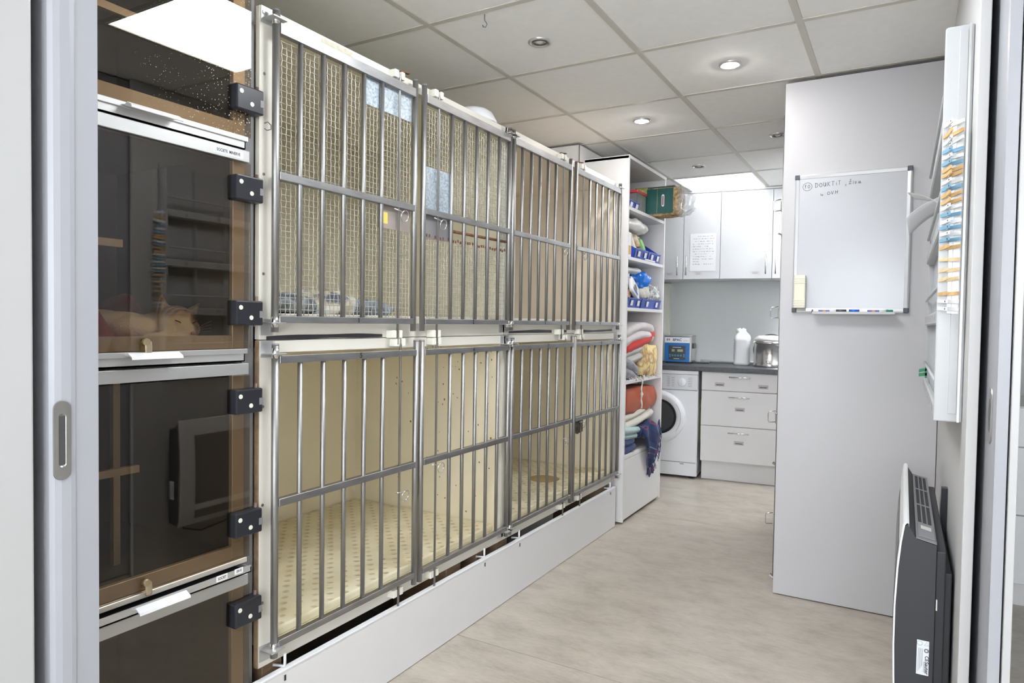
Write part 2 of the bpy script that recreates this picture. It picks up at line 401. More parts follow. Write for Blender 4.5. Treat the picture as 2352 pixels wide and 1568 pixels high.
HEATW = pm('heater_white', (0.80, 0.81, 0.82), 0.35, var=0.01)
BOARDW = pm('whiteboard_enamel', (0.50, 0.51, 0.54), 0.22, var=0.008)
CORNER = pm('corner_grey', (0.075, 0.08, 0.10), 0.5)
ERASER = pm('eraser_cream', (0.78, 0.74, 0.60), 0.6, var=0.02)
RACKW = pm('rack_plastic', (0.48, 0.49, 0.50), 0.4, var=0.012)
RACKB = pm('rack_brown_edge', (0.13, 0.09, 0.075), 0.7)
def fabric(name, col, var=0.1, scale=12, bump=0.5, bscale=260): return pm(name, col, 0.95, var=var, scale=scale, bump=bump, bscale=bscale, sheen=0.15, spec=0.2)

# ================================================================== SETTING
def make_floor():
    f = struct(MB().box(-2.6, 2.3, -2.3, 6.6, -0.06, -0.003).build('floor', SEAM))
    ys = [-2.3, 0.165, 2.160, 4.176, 6.6]
    for a, b in zip(ys[:-1], ys[1:]):
        MB().box(-2.6, 2.3, a+0.0016, b-0.0016, -0.003, 0.0).build('vinyl_sheet', VINYL, f)
make_floor()

def make_ceiling():
    c = struct(MB().box(-2.6, 2.3, -2.3, 6.6, CEIL+0.03, CEIL+0.08).build('ceiling', WALLD))
    xs = [-2.6, -2.155, -1.555, -0.955, -0.355, 0.245, 0.845, 1.445, 2.045, 2.3]
    ys = [-2.3, -2.16, -1.56, -0.96, -0.36, 0.24, 0.84, 1.44, 2.04, 2.64, 3.245, 3.85, 4.45, 5.05, 5.65, 6.25, 6.6]
    lights = {(-0.355, 5.05), (-0.955, 1.44), (-1.555, 5.05), (0.245, -0.96), (-0.955, -0.96)}
    cache = {}
    for i in range(len(xs)-1):
        for j in range(len(ys)-1):
            if (xs[i], ys[j]) in lights: continue
            w, h = round(xs[i+1]-xs[i], 3), round(ys[j+1]-ys[j], 3)
            cc = ((xs[i]+xs[i+1])/2, (ys[j]+ys[j+1])/2, CEIL+0.014)
            if (w, h) in cache: inst(cache[(w, h)], cc, c)
            else:
                o = MB().box(xs[i]+0.011, xs[i+1]-0.011, ys[j]+0.011, ys[j+1]-0.011, CEIL+0.002, CEIL+0.026).build('ceiling_tile', TILE, c, bev=0.002, seg=1)
                cache[(w, h)] = o
    for x in xs[1:-1]:
        MB().box(x-0.012, x+0.012, -2.3, 6.6, CEIL-0.002, CEIL+0.006).build('ceiling_bar', TBAR, c, bev=0.001, seg=1)
    for y in ys[1:-1]:
        MB().box(-2.6, 2.3, y-0.012, y+0.012, CEIL-0.0012, CEIL+0.006).build('ceiling_bar', TBAR, c, bev=0.001, seg=1)
make_ceiling()

def led_panel(x0, y0, strength, label, w=0.6, h=0.6):
    t = thing('led_panel', (x0+w/2, y0+h/2, CEIL), label, 'ceiling light')
    em = emit('led_diffuser', (0.93, 0.965, 1.0), strength)
    MB().box(x0+0.02, x0+w-0.02, y0+0.02, y0+h-0.02, CEIL-0.001, CEIL+0.012).build('diffuser', em, t)
    m = MB()
    for a in ((x0+0.011, x0+0.021, y0+0.011, y0+h-0.011), (x0+w-0.021, x0+w-0.011, y0+0.011, y0+h-0.011),
              (x0+0.021, x0+w-0.021, y0+0.011, y0+0.021), (x0+0.021, x0+w-0.021, y0+h-0.021, y0+h-0.011)):
        m.box(*a, CEIL-0.003, CEIL+0.014)
    m.build('frame', HEATW, t)
led_panel(-0.955, 1.44, LED_NEAR, 'square lit ceiling panel mirrored in the smoked glass of the top cat cage')
led_panel(-1.555, 5.05, LED_BACK, 'bright square ceiling panel above the white wall cupboards at the back')
led_panel(-0.355, 5.05, LED_BACK*13.0, 'added fill light panel over the back corner, unseen behind the cage bank')  # unseen panel added to lift the drawers, back wall and far floor
led_panel(0.245, -0.96, FILL_ROOM, 'added unseen fill light panel behind the doorway, right one')  # this panel and the next are added, unseen, to light from the camera side
led_panel(-0.955, -0.96, FILL_ROOM, 'added unseen fill light panel behind the doorway, left one')

def downlight(x, y, lit, label, tilt=0):
    t = thing('ceiling_spotlight', (x, y, CEIL), label, 'spotlight', 'recessed ceiling spotlights')
    rim = pm('spot_rim', (0.62, 0.62, 0.62), 0.3, 0.8)
    MB().lathe([(0.046, 0.002), (0.046, -0.003), (0.040, -0.006), (0.034, -0.004), (0.032, 0.004), (0.030, 0.02)], (x, y, CEIL), 28, cap=False).build('trim_ring', rim, t)
    if lit:
        MB().lathe([(0.0005, -0.014), (0.014, -0.012), (0.025, -0.008), (0.031, -0.002), (0.0325, 0.001)], (x, y, CEIL), 24).build('lamp', emit('spot_lamp', (1.0, 0.96, 0.93), SPOT_W), t)
    else:
        MB().lathe([(0.033, 0.018), (0.033, 0.004), (0.026, -0.004), (0.024, 0.0), (0.022, 0.016)], (x, y, CEIL), 24, cap=False).build('bezel', pm('spot_bezel', (0.16, 0.16, 0.18), 0.35, 0.7), t)
        MB().lathe([(0.0005, -0.006), (0.012, -0.004), (0.020, 0.002), (0.023, 0.014)], (x, y, CEIL), 20).build('lamp', pm('spot_off', (0.62, 0.58, 0.52), 0.25), t)
downlight(-1.261, 2.367, False, 'unlit recessed spotlight in the ceiling above cage doors 1 and 2')
downlight(-0.662, 2.941, True, 'lit recessed spotlight in the ceiling nearest the whiteboard panel')
downlight(-1.253, 3.532, True, 'lit recessed spotlight in the ceiling above the far kennel cages')
downlight(-0.658, 4.149, False, 'unlit recessed spotlight beside the edge of the tall white panel')
downlight(-1.259, 4.727, False, 'unlit recessed spotlight just before the bright panel at the back')

def S(name, mat, *a, bev=0): return struct(MB().box(*a).build(name, mat, bev=bev))
S('wall_left', WALLD, -2.6, -2.45, -2.3, 6.6, 0, CEIL+0.03)
m = MB()
m.box(-2.45, -0.9, -2.3, -2.2, 0, CEIL+0.03); m.box(1.7, 2.2, -2.3, -2.2, 0, CEIL+0.03); m.box(-0.9, 1.7, -2.3, -2.2, 0, 0.8); m.box(-0.9, 1.7, -2.3, -2.2, 2.1, CEIL+0.03)
struct(m.build('wall_front', WALL))
m = MB()
m.box(-0.9, -0.85, -2.28, -2.22, 0.8, 2.1); m.box(1.65, 1.7, -2.28, -2.22, 0.8, 2.1); m.box(0.375, 0.425, -2.28, -2.22, 0.8, 2.1); m.box(-0.9, 1.7, -2.28, -2.22, 0.8, 0.85); m.box(-0.9, 1.7, -2.28, -2.22, 2.05, 2.1)
struct(m.build('fill_window', HEATW))  # unseen window frame, added so daylight brightens the ceiling and cage fronts
S('wall_far_right', WALL, 2.2, 2.3, -2.3, 6.6, 0, CEIL+0.03)
wr = struct(MB().box(0.128, 0.150, 1.85, 6.2, 0, CEIL).build('wall_right', WALL, bev=0.002))
MB().box(0.192, 0.206, 1.69, 6.2, 0, CEIL).build('near_skin', TRIMW, wr, bev=0.0015)
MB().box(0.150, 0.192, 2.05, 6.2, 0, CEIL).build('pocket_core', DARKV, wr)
S('wall_side_room', WALL, 0.206, 2.2, 4.3, 4.4, 0, CEIL+0.03)
wl = struct(MB().box(-1.62, -1.35, -2.2, 0.624, 0, CEIL).build('wall_doorway', TRIMW, bev=0.004))
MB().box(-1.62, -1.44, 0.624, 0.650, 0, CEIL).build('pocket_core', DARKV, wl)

# --- sliding doors in their pockets
def pull(m, o, u, z0, z1, n, w):
    """flat oval ring plate with a recess, axis z, width dir u, outward normal n"""
    o = Vector(o); u = Vector(u).normalized(); n = Vector(n).normalized()
    zc = (z0+z1)/2; hl = (z1-z0)/2
    def loop(r, l, h):
        out = []
        for k in range(32):
            t = 2*math.pi*k/32
            zz = (l-r)*(1 if math.sin(t) >= 0 else -1)+r*math.sin(t)
            out.append(o+u*(r*math.cos(t))+Vector((0, 0, zc+zz))+n*h)
        return out
    loops = [loop(w/2, hl, 0), loop(w/2-0.001, hl-0.001, 0.002), loop(w/2-0.009, hl-0.024, 0.0022), loop(w/2-0.011, hl-0.027, -0.0), loop(w/2-0.0125, hl-0.03, 0.0003)]
    base = len(m.v)
    for l in loops: m.v += l
    for i in range(len(loops)-1):
        for k in range(32):
            j = (k+1) % 32; m.f.append([base+i*32+k, base+i*32+j, base+(i+1)*32+j, base+(i+1)*32+k]); m.sm.append(False)
    m.f.append([base+(len(loops)-1)*32+k for k in range(32)]); m.sm.append(False)
    return m
t = thing('sliding_door', (-1.40, 0.69, 0.005), 'pale sliding door leaf with oval recessed pull at the left doorway edge', 'door')
prof = [(-1.60, 0.650), (-1.372, 0.650), (-1.358, 0.652), (-1.350, 0.658), (-1.346, 0.668), (-1.3445, 0.684), (-1.3455, 0.692), (-1.3475, 0.694), (-1.3475, 0.736), (-1.60, 0.736)]
MB().prism(prof, 'z', 0.005, CEIL-0.005).build('leaf', LEAF, t, bev=0.0008, seg=1)
PULLM = pm('pull_nickel', (0.42, 0.41, 0.39), 0.38, 0.9, var=0.05)
PULLD = pm('pull_recess', (0.16, 0.16, 0.165), 0.4, 0.8)
pu = pull(MB(), (-1.3446, 0.668, 0), (0.06, 1, 0), 0.914, 1.062, (1, -0.06, 0), 0.031).build('pull_plate', PULLM, t)
MB().obox((-1.3450, 0.6615, 0.942), (0.0014, 0, 0), (0.0006, 0.012, 0), (0, 0, 0.092)).build('recess', PULLD, pu, bev=0.004)
t = thing('sliding_door', (0.178, 1.78, 0.005), 'pale sliding door leaf edge with narrow pull at the right doorway edge', 'door')
MB().prism([(0.1645, 2.04), (0.1645, 1.85), (0.1672, 1.715), (0.1690, 1.704), (0.189, 1.700), (0.189, 2.04)], 'z', 0.005, CEIL-0.005).build('leaf', LEAF, t)
pu = pull(MB(), (0.1658, 1.775, 0), (0.02, -1, 0), 0.972, 1.094, (-1, -0.02, 0), 0.050).build('pull_plate', PULLM, t)
MB().obox((0.1640, 1.7635, 0.998), (0.0012, 0, 0), (-0.0004, 0.023, 0), (0, 0, 0.070)).build('recess', PULLD, pu)

# --- ceiling hook, duct box
m = MB(); m.tube([(-1.323, 2.062, CEIL), (-1.323, 2.062, CEIL-0.02), (-1.318, 2.062, CEIL-0.027), (-1.312, 2.062, CEIL-0.036), (-1.318, 2.062, CEIL-0.046), (-1.328, 2.062, CEIL-0.043), (-1.330, 2.062, CEIL-0.036)], 0.0018, 6)
tag(m.build('ceiling_hook', HEATM), 'small dark metal hook hanging from the ceiling bar', 'hook')
t = thing('boxed_duct', (-2.05, 4.1, 2.20), 'white boxed duct under the ceiling behind the far cages', 'duct')
B('casing', MELAM, t, -2.45, -1.735, 3.79, 4.16, 2.18, 2.298)
B('edge_trim', HEATM, t, -1.738, -1.733, 3.786, 3.792, 2.18, 2.298)

# ================================================================== DOG CAGES
FX = -1.50       # face of the cage fronts
BX = -1.475      # axis of the door bars
DOORS = {}
bar_mesh = {}
def hinge(parent, y, z, up):
    """corner hinge: back plate, shelf plate, pin"""
    m = MB()
    m.box(FX, FX+0.0025, y-0.030, y+0.012, z-0.022, z+0.022)
    zz = z-0.012 if up else z+0.012
    m.box(FX, FX+0.048, y-0.028, y+0.020, zz-0.0015, zz+0.0015)
    m.cyl((FX+0.004, y-0.022, z+0.006), (FX+0.0045, y-0.022, z+0.006), 0.005, n=10)
    o = m.build('hinge_bracket', ALU, parent, bev=0.0006, seg=1)
    MB().cyl((BX, y, zz-0.012), (BX, y, zz+0.016), 0.0105, n=14).build('pin', CHROME, o)
def latch_block(parent, y, z, top):
    m = MB(); h = 0.013
    m.box(FX, FX+0.030, y-0.027, y-0.007, z-h, z+h)
    m.box(FX, FX+0.030, y+0.007, y+0.024, z-h, z+h)
    m.box(FX, FX+0.018, y-0.007, y+0.007, z-h, z+h)
    m.build('latch_block', NYLON, parent, bev=0.002)
def wire_net(y0, y1, z0, z1, p, x, skip=None):
    m = MB(); r = 0.0013
    ny = int(round((y1-y0)/p)); nz = int(round((z1-z0)/p)); py = (y1-y0)/ny; pz = (z1-z0)/nz
    a = 0.0013
    def rod(pts):
        base = len(m.v)
        for i, q in enumerate(pts):
            q = Vector(q)
            d = Vector(pts[min(i+1, len(pts)-1)])-Vector(pts[max(i-1, 0)]); d.normalize()
            e = Vector((1, 0, 0)); e = (e-d*e.dot(d)).normalized(); g = d.cross(e)
            for k in range(3):
                t = 2*math.pi*k/3; m.v.append(q+e*(r*math.cos(t))+g*(r*math.sin(t)))
        for i in range(len(pts)-1):
            for k in range(3):
                l = (k+1) % 3; m.f.append([base+i*3+k, base+i*3+l, base+(i+1)*3+l, base+(i+1)*3+k]); m.sm.append(True)
    rnd = random.Random(3)
    for i in range(ny+1):
        y = y0+i*py; e0 = rnd.uniform(-0.006, 0.004); e1 = rnd.uniform(-0.003, 0.008)
        rod([(x+a, y, z0+e0)]+[(x+a*(1 if (i+j) % 2 else -1), y, z0+j*pz) for j in range(nz+1)]+[(x, y, z1+e1)])
    for j in range(nz+1):
        z = z0+j*pz
        rod([(x-a*(1 if (i+j) % 2 else -1), y0+i*py, z) for i in range(ny+1)])
    return m
def make_door(cage, num, yA, yB, z, hinge_left, nums_on_bottom, ring_turn):
    """z = dict(top, mid, bot, t0, t1); yA hinge or free tube, yB the other"""
    w = yB-yA
    m = MB(); m.box(BX-0.010, BX+0.010, yA+0.008, yB-0.008, z['mid']-0.0105, z['mid']+0.0105)
    d = m.build('cage_door', STEELR, cage, bev=0.001, seg=1)
    d['label'] = 'barred steel door number %d' % num
    th = 0.0145 if nums_on_bottom else 0.0105
    MB().box(BX-0.010, BX+0.010, yA+0.008, yB-0.008, z['top']-th, z['top']+th).build('top_rail', STEELR, d, bev=0.001, seg=1)
    MB().box(BX-0.010, BX+0.010, yA+0.008, yB-0.008, z['bot']-0.0095, z['bot']+0.0095).build('bottom_rail', STEELR, d, bev=0.001, seg=1)
    for y in (yA, yB):
        m = MB(); m.cyl((BX, y, z['t0']), (BX, y, z['t1']), 0.0100, n=16)
        o = m.build('end_tube', STEEL, d)
        MB().cyl((BX, y, z['t1']-0.002), (BX, y, z['t1']+0.003), 0.0104, 0.0090, n=16).build('cap', HEATM, o)
    n = 7; ys = [yA+w*(i+1)/n for i in range(n-1)]
    rod_i = n-2 if hinge_left else 0
    key = round(z['top']-z['bot'], 3)
    for i, y in enumerate(ys):
        if i == rod_i: continue
        if key not in bar_mesh:
            m = MB(); m.cyl((BX, y, z['bot']), (BX, y, z['top']), 0.0072, n=14)
            bar_mesh[key] = m.build('bar', STEEL, d)
        else: inst(bar_mesh[key], (BX, y, (z['bot']+z['top'])/2), d)
    y = ys[rod_i]
    m = MB(); m.tube([(BX+0.002, y, z['t0']-0.045), (BX+0.002, y, z['top']+0.028), (BX+0.002, y-0.004, z['top']+0.034), (BX-0.004, y-0.010, z['top']+0.035)], 0.0040, 10)
    rod = m.build('latch_rod', STEEL, d)
    zr = z['mid']-0.022-(0.060 if ring_turn else 0)
    m = MB(); rr = 0.0185; cy = y+0.0205
    pts = [(BX+0.012+0.004*math.sin(k/24*2*math.pi), cy+rr*math.cos(k/24*2*math.pi), zr-0.014+rr*math.sin(k/24*2*math.pi)) for k in range(24)]
    m.tube(pts, 0.0019, 8, closed=True)
    m.tube([(BX+0.010, y-0.035 if not ring_turn else y-0.024, zr+0.004), (BX+0.011, y, zr+0.001), (BX+0.012, y+0.008, zr-0.004)], 0.0021, 8)
    m.build('pull_ring', CHROME, rod)
    zn = z['bot'] if nums_on_bottom else z['top']
    text('number', str(num), 0.022, (BX+0.0104, yA+w*0.53, zn), (0, 1, 0), (0, 0, 1), BLACKT, d, sx=1.1)
    return d, ys
UP = dict(top=1.996, mid=1.604, bot=1.216, t0=1.182, t1=2.040)
LO = dict(top=1.107, mid=0.715, bot=0.324, t0=0.288, t1=1.148)
def cage(name, y0, y1, z0, z1, shell, label, doors, zz, upper, box_depth=0.84):
    t = thing(name, ((FX-0.4), (y0+y1)/2, z0), label, 'cage', 'stainless barred kennel cages')
    xb = FX-box_depth
    zi0, zi1 = (z0+0.045, z1-0.035)
    yi0, yi1 = y0+0.052, y1-0.045
    m = MB()
    m.box(xb-0.012, xb, yi0-0.012, yi1+0.012, zi0-0.012, zi1+0.012)
    m.box(xb, FX-0.018, yi0-0.012, yi0, zi0-0.012, zi1+0.012)
    m.box(xb, FX-0.018, yi1, yi1+0.012, zi0-0.012, zi1+0.012)
    m.box(xb, FX-0.018, yi0, yi1, zi0-0.012, zi0)
    m.box(xb, FX-0.018, yi0, yi1, zi1, zi1+0.012)
    m.build('shell', shell, t)
    m = MB()
    m.box(FX-0.018, FX, y0, yi0, z0, z1); m.box(FX-0.018, FX, yi1, y1, z0, z1)
    m.box(FX-0.018, FX, yi0, yi1, z0, zi0); m.box(FX-0.018, FX, yi0, yi1, zi1, z1)
    ff = m.build('face_frame', CREAM, t, bev=0.0015, seg=1)
    for k in range(3):
        MB().cyl((FX+0.0002, y0+0.012, z0+(z1-z0)*(0.2+0.3*k)), (FX+0.0012, y0+0.012, z0+(z1-z0)*(0.2+0.3*k)), 0.0042, n=10).build('screw', STEEL, ff)
    MB().box(xb+0.01, FX-0.03, yi0+0.006, yi1-0.006, zi0, zi0+0.028).build('floor_pad', PAD if not upper else CREAM, t, bev=0.006)
    ds = []
    for (num, yA, yB, hl, turn) in doors:
        d, ys = make_door(t, num, yA, yB, zz, hl, upper, turn)
        ds.append((d, ys))
        yh = yA if hl else yB
        hinge(t, yh, zz['t1']-0.013, True); hinge(t, yh, zz['t0']+0.013, False)
        yr = ys[-1] if hl else ys[0]
        latch_block(t, yr, zz['top']+0.037, True); latch_block(t, yr, zz['bot']-0.044 if upper else zz['bot']-0.034, False)
    return t, ds, ff
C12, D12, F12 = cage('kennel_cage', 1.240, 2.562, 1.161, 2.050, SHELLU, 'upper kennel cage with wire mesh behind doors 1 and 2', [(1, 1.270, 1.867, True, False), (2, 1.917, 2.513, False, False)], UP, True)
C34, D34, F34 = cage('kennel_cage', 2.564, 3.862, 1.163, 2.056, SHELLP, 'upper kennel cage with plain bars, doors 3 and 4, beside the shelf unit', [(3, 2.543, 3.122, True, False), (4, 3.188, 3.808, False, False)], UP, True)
C56, D56, F56 = cage('kennel_cage', 1.240, 2.562, 0.262, 1.159, SHELL, 'lower kennel cage nearest the doorway, doors 5 and 6', [(5, 1.272, 1.886, True, True), (6, 1.918, 2.526, False, False)], LO, False)
C78, D78, F78 = cage('kennel_cage', 2.564, 3.862, 0.262, 1.161, SHELL, 'lower kennel cage at the far end, doors 7 and 8', [(7, 2.556, 3.178, True, True), (8, 3.206, 3.840, False, False)], LO, False)
# black sealing tape along the joint, rusty nails, plywood edge, little wall hook
for (a, b, z, p) in ((1.262, 1.735, 1.1645, C12), (2.566, 2.985, 1.172, C34), (3.06, 3.155, 1.175, C34), (3.29, 3.80, 1.178, C34)):
    m = MB()
    def tp(u, v, a=a, b=b, z=z):
        y = a+(b-a)*u; h = 0.0075*(0.75+0.5*noise.noise(Vector((y*6, 0, z*3))))
        return (FX+0.0012, y, z+(v-0.5)*2*h+0.004*math.sin(y*5))
    m.grid(tp, 40, 1, smooth=False).build('sealing_tape', TAPE, p)
for (y, z, p) in ((1.835, 2.060, C12), (3.09, 2.062, C34), (3.30, 2.060, C34)):
    MB().obox((FX-0.02, y-0.010, z+0.003), (0.010, 0, 0.002), (0.010, 0.045, 0.004), (0, 0, 0.003)).build('rusty_strip', RUST, p)
MB().box(FX-0.016, FX-0.0005, 1.2375, 1.2405, 0.264, 1.158).build('plywood_edge', PLY, C56)
MB().box(FX-0.016, FX-0.0005, 1.2375, 1.2405, 1.162, 2.048).build('plywood_edge', CREAM, C12)
m = MB(); m.tube([(FX, 1.254, 1.742), (FX+0.010, 1.256, 1.744), (FX+0.016, 1.262, 1.736), (FX+0.014, 1.264, 1.726), (FX+0.008, 1.256, 1.722), (FX+0.010, 1.246, 1.724)], 0.0016, 6); m.build('wire_hook', HEATM, C12)
# wire mesh and plates on the two near upper doors
d1, ys1 = D12[0]; d2, ys2 = D12[1]
stuff(wire_net(1.283, 1.855, 1.228, 1.972, 0.0166, BX-0.012).build('wire_mesh', WIRE, d1, recalc=False))
stuff(wire_net(1.930, 2.505, 1.625, 1.972, 0.0166, BX-0.012).build('wire_mesh', WIRE, d2, recalc=False))
stuff(wire_net(1.930, 2.505, 1.228, 1.522, 0.0166, BX-0.012).build('wire_mesh', WIRE, d2, recalc=False))
stuff(wire_net(2.452, 2.505, 1.522, 1.625, 0.0166, BX-0.012).build('wire_mesh', WIRE, d2, recalc=False))
MB().box(BX-0.0095, BX-0.0075, 1.628, 1.856, 1.897, 1.985).build('galvanised_plate', GALV, d1)
MB().box(BX-0.0095, BX-0.0075, 1.932, 2.088, 1.615, 1.766).build('galvanised_plate', GALV, d2)
p1 = MB().box(BX-0.011, BX-0.009, 1.692, 1.856, 1.520, 1.597).build('lock_plate', pm('dull_plate', (0.42, 0.37, 0.33), 0.5, 0.6, var=0.12), d1)
MB().box(BX-0.009, BX-0.0083, 1.712, 1.738, 1.535, 1.572).build('yellow_sticker', YELLOW, p1)
MB().box(BX-0.011, BX-0.009, 1.936, 2.092, 1.514, 1.600).build('lock_plate', pm('dull_plate2', (0.30, 0.29, 0.30), 0.45, 0.6, var=0.12), d2)
MB().cyl((BX-0.010, 2.10, 1.556), (BX-0.010, 2.505, 1.560), 0.0055, n=10).build('rusty_rod', RUST, d2)
m = MB(); rnd = random.Random(5)
for k in range(35):
    y = 1.934+k*0.0166; m.cbox((BX-0.0105+rnd.uniform(-.001, .002), y, 1.521+rnd.uniform(-.003, .003)), 0.004, 0.006, 0.010)
m.build('rusty_edge', RUST, d2)
d8 = D78[1][0]
MB().soft((BX-0.004, 3.285, 0.672), (0.012, 0.085, 0.075), k=0.4, amp=0.004, freq=40, seed=2, n=6).build('worn_lock_plate', pm('worn_lock', (0.09, 0.07, 0.055), 0.6, 0.5, var=0.5, scale=40), d8, merge=True)
# stickers on the frames
MB().grid(lambda u, v: (FX+0.0006, 1.455+u*0.13, 2.026+v*0.016+0.002*math.sin(u*19)), 8, 1, smooth=False).build('torn_paper_strip', pm('torn_paper', (0.62, 0.57, 0.45), 0.9, var=0.12, scale=60), C12)
m = MB()
for k in range(26):
    y = 2.28+rnd.random()*0.22; z = 1.08-rnd.random()**2*0.14
    m.cyl((FX-0.03, 2.5155, 1.02), (FX-0.03, 2.5156, 1.02), 0.0008, n=6)
spk = MB()
for k in range(60):
    x = FX-0.05-rnd.random()**1.5*0.55; z = 1.10-rnd.random()**2*0.75
    spk.cbox((x, 2.5162, z), 0.002+rnd.random()*0.005, 0.0006, 0.002+rnd.random()*0.007)
stuff(spk.build('dried_specks', pm('dried_dirt', (0.23, 0.15, 0.08), 0.8), C56))
# round recess worn in the pad of cage 7/8
MB().lathe([(0.001, 0.0012), (0.085, 0.0012), (0.088, 0.0002)], (-1.74, 3.40, 0.3352), 28).build('pad_stain', pm('pad_ring', (0.42, 0.30, 0.12), 0.7, var=0.15), C78)
# plastic bowl on top of the cages
m = MB(); m.lathe([(0.10, 0.0), (0.098, 0.012), (0.080, 0.045), (0.060, 0.058), (0.001, 0.060)], (-1.60, 2.42, 2.051), 28)
tag(m.build('plastic_bowl', HEATW), 'upturned white plastic bowl on top of the upper cages', 'bowl')
# skirting board with pegs, wooden supports
t = thing('plinth_board', (-1.478, 2.51, 0), 'long white kick board standing in front of the raised cages', 'board')
MB().box(-1.486, -1.470, 1.18, 3.815, 0.002, 0.236).build('panel', MELAM, t, bev=0.001, seg=1)
MB().box(-1.488, -1.468, 1.18, 3.815, 0.236, 0.242).build('edge_strip', GLOSSW, t, bev=0.001, seg=1)
for y in (1.312, 2.355, 2.648, 3.738):
    o = MB().tube([(-1.51, y-0.012, 0.246), (-1.478, y, 0.247), (-1.477, y, 0.252), (-1.477, y, 0.282)], 0.0042, 8).build('peg', GLOSSW, t)
    MB().cbox((-1.4685, y-0.006, 0.218), 0.001, 0.006, 0.016).build('chip', DARKV, o)
for k, (y, w) in enumerate(((1.30, 0.07), (2.19, 0.10), (2.38, 0.05), (2.56, 0.09), (3.70, 0.20))):
    tag(MB().box(-1.78, -1.515, y-w/2, y+w/2, 0.0, 0.261).build('timber_block', WOOD, bev=0.003),
        'rough timber block under the cages, %s from the doorway' % ['first', 'second', 'third', 'fourth', 'fifth'][k], 'wood block', 'timber blocks under the cages')
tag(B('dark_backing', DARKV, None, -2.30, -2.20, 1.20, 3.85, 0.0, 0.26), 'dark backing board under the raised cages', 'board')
# rumpled bedding in cage 1
BEDM = patches('bedding_print', [(0.10, 0.16, 0.24), (0.45, 0.55, 0.66), (0.78, 0.76, 0.68), (0.66, 0.60, 0.45), (0.12, 0.13, 0.18)], 11)
BLUEF = patches('slate_blue_fleece', [(0.04, 0.045, 0.06), (0.20, 0.235, 0.27), (0.42, 0.45, 0.47), (0.12, 0.14, 0.18)], 14)
tag(MB().soft((-1.70, 1.44, 1.262), (0.24, 0.24, 0.055), k=0.5, amp=0.012, freq=12, seed=3, n=16).build('folded_blanket', BLUEF, merge=True), 'slate blue folded blanket lying in the cage behind door 1', 'blanket')
tag(MB().soft((-1.72, 1.645, 1.268), (0.26, 0.22, 0.075), k=0.6, amp=0.022, freq=14, seed=7, n=18).build('printed_blanket', BEDM, merge=True), 'cream and dark printed blanket bunched in the middle of cage 1', 'blanket')
tag(MB().soft((-1.66, 1.80, 1.255), (0.22, 0.14, 0.055), k=0.7, amp=0.02, freq=18, seed=11, n=16).build('crumpled_cloth', patches('crumple_blue', [(0.05, 0.06, 0.08), (0.30, 0.34, 0.38), (0.10, 0.12, 0.16)], 26), merge=True), 'crumpled blue grey cloth beside the latch side of door 1', 'cloth')

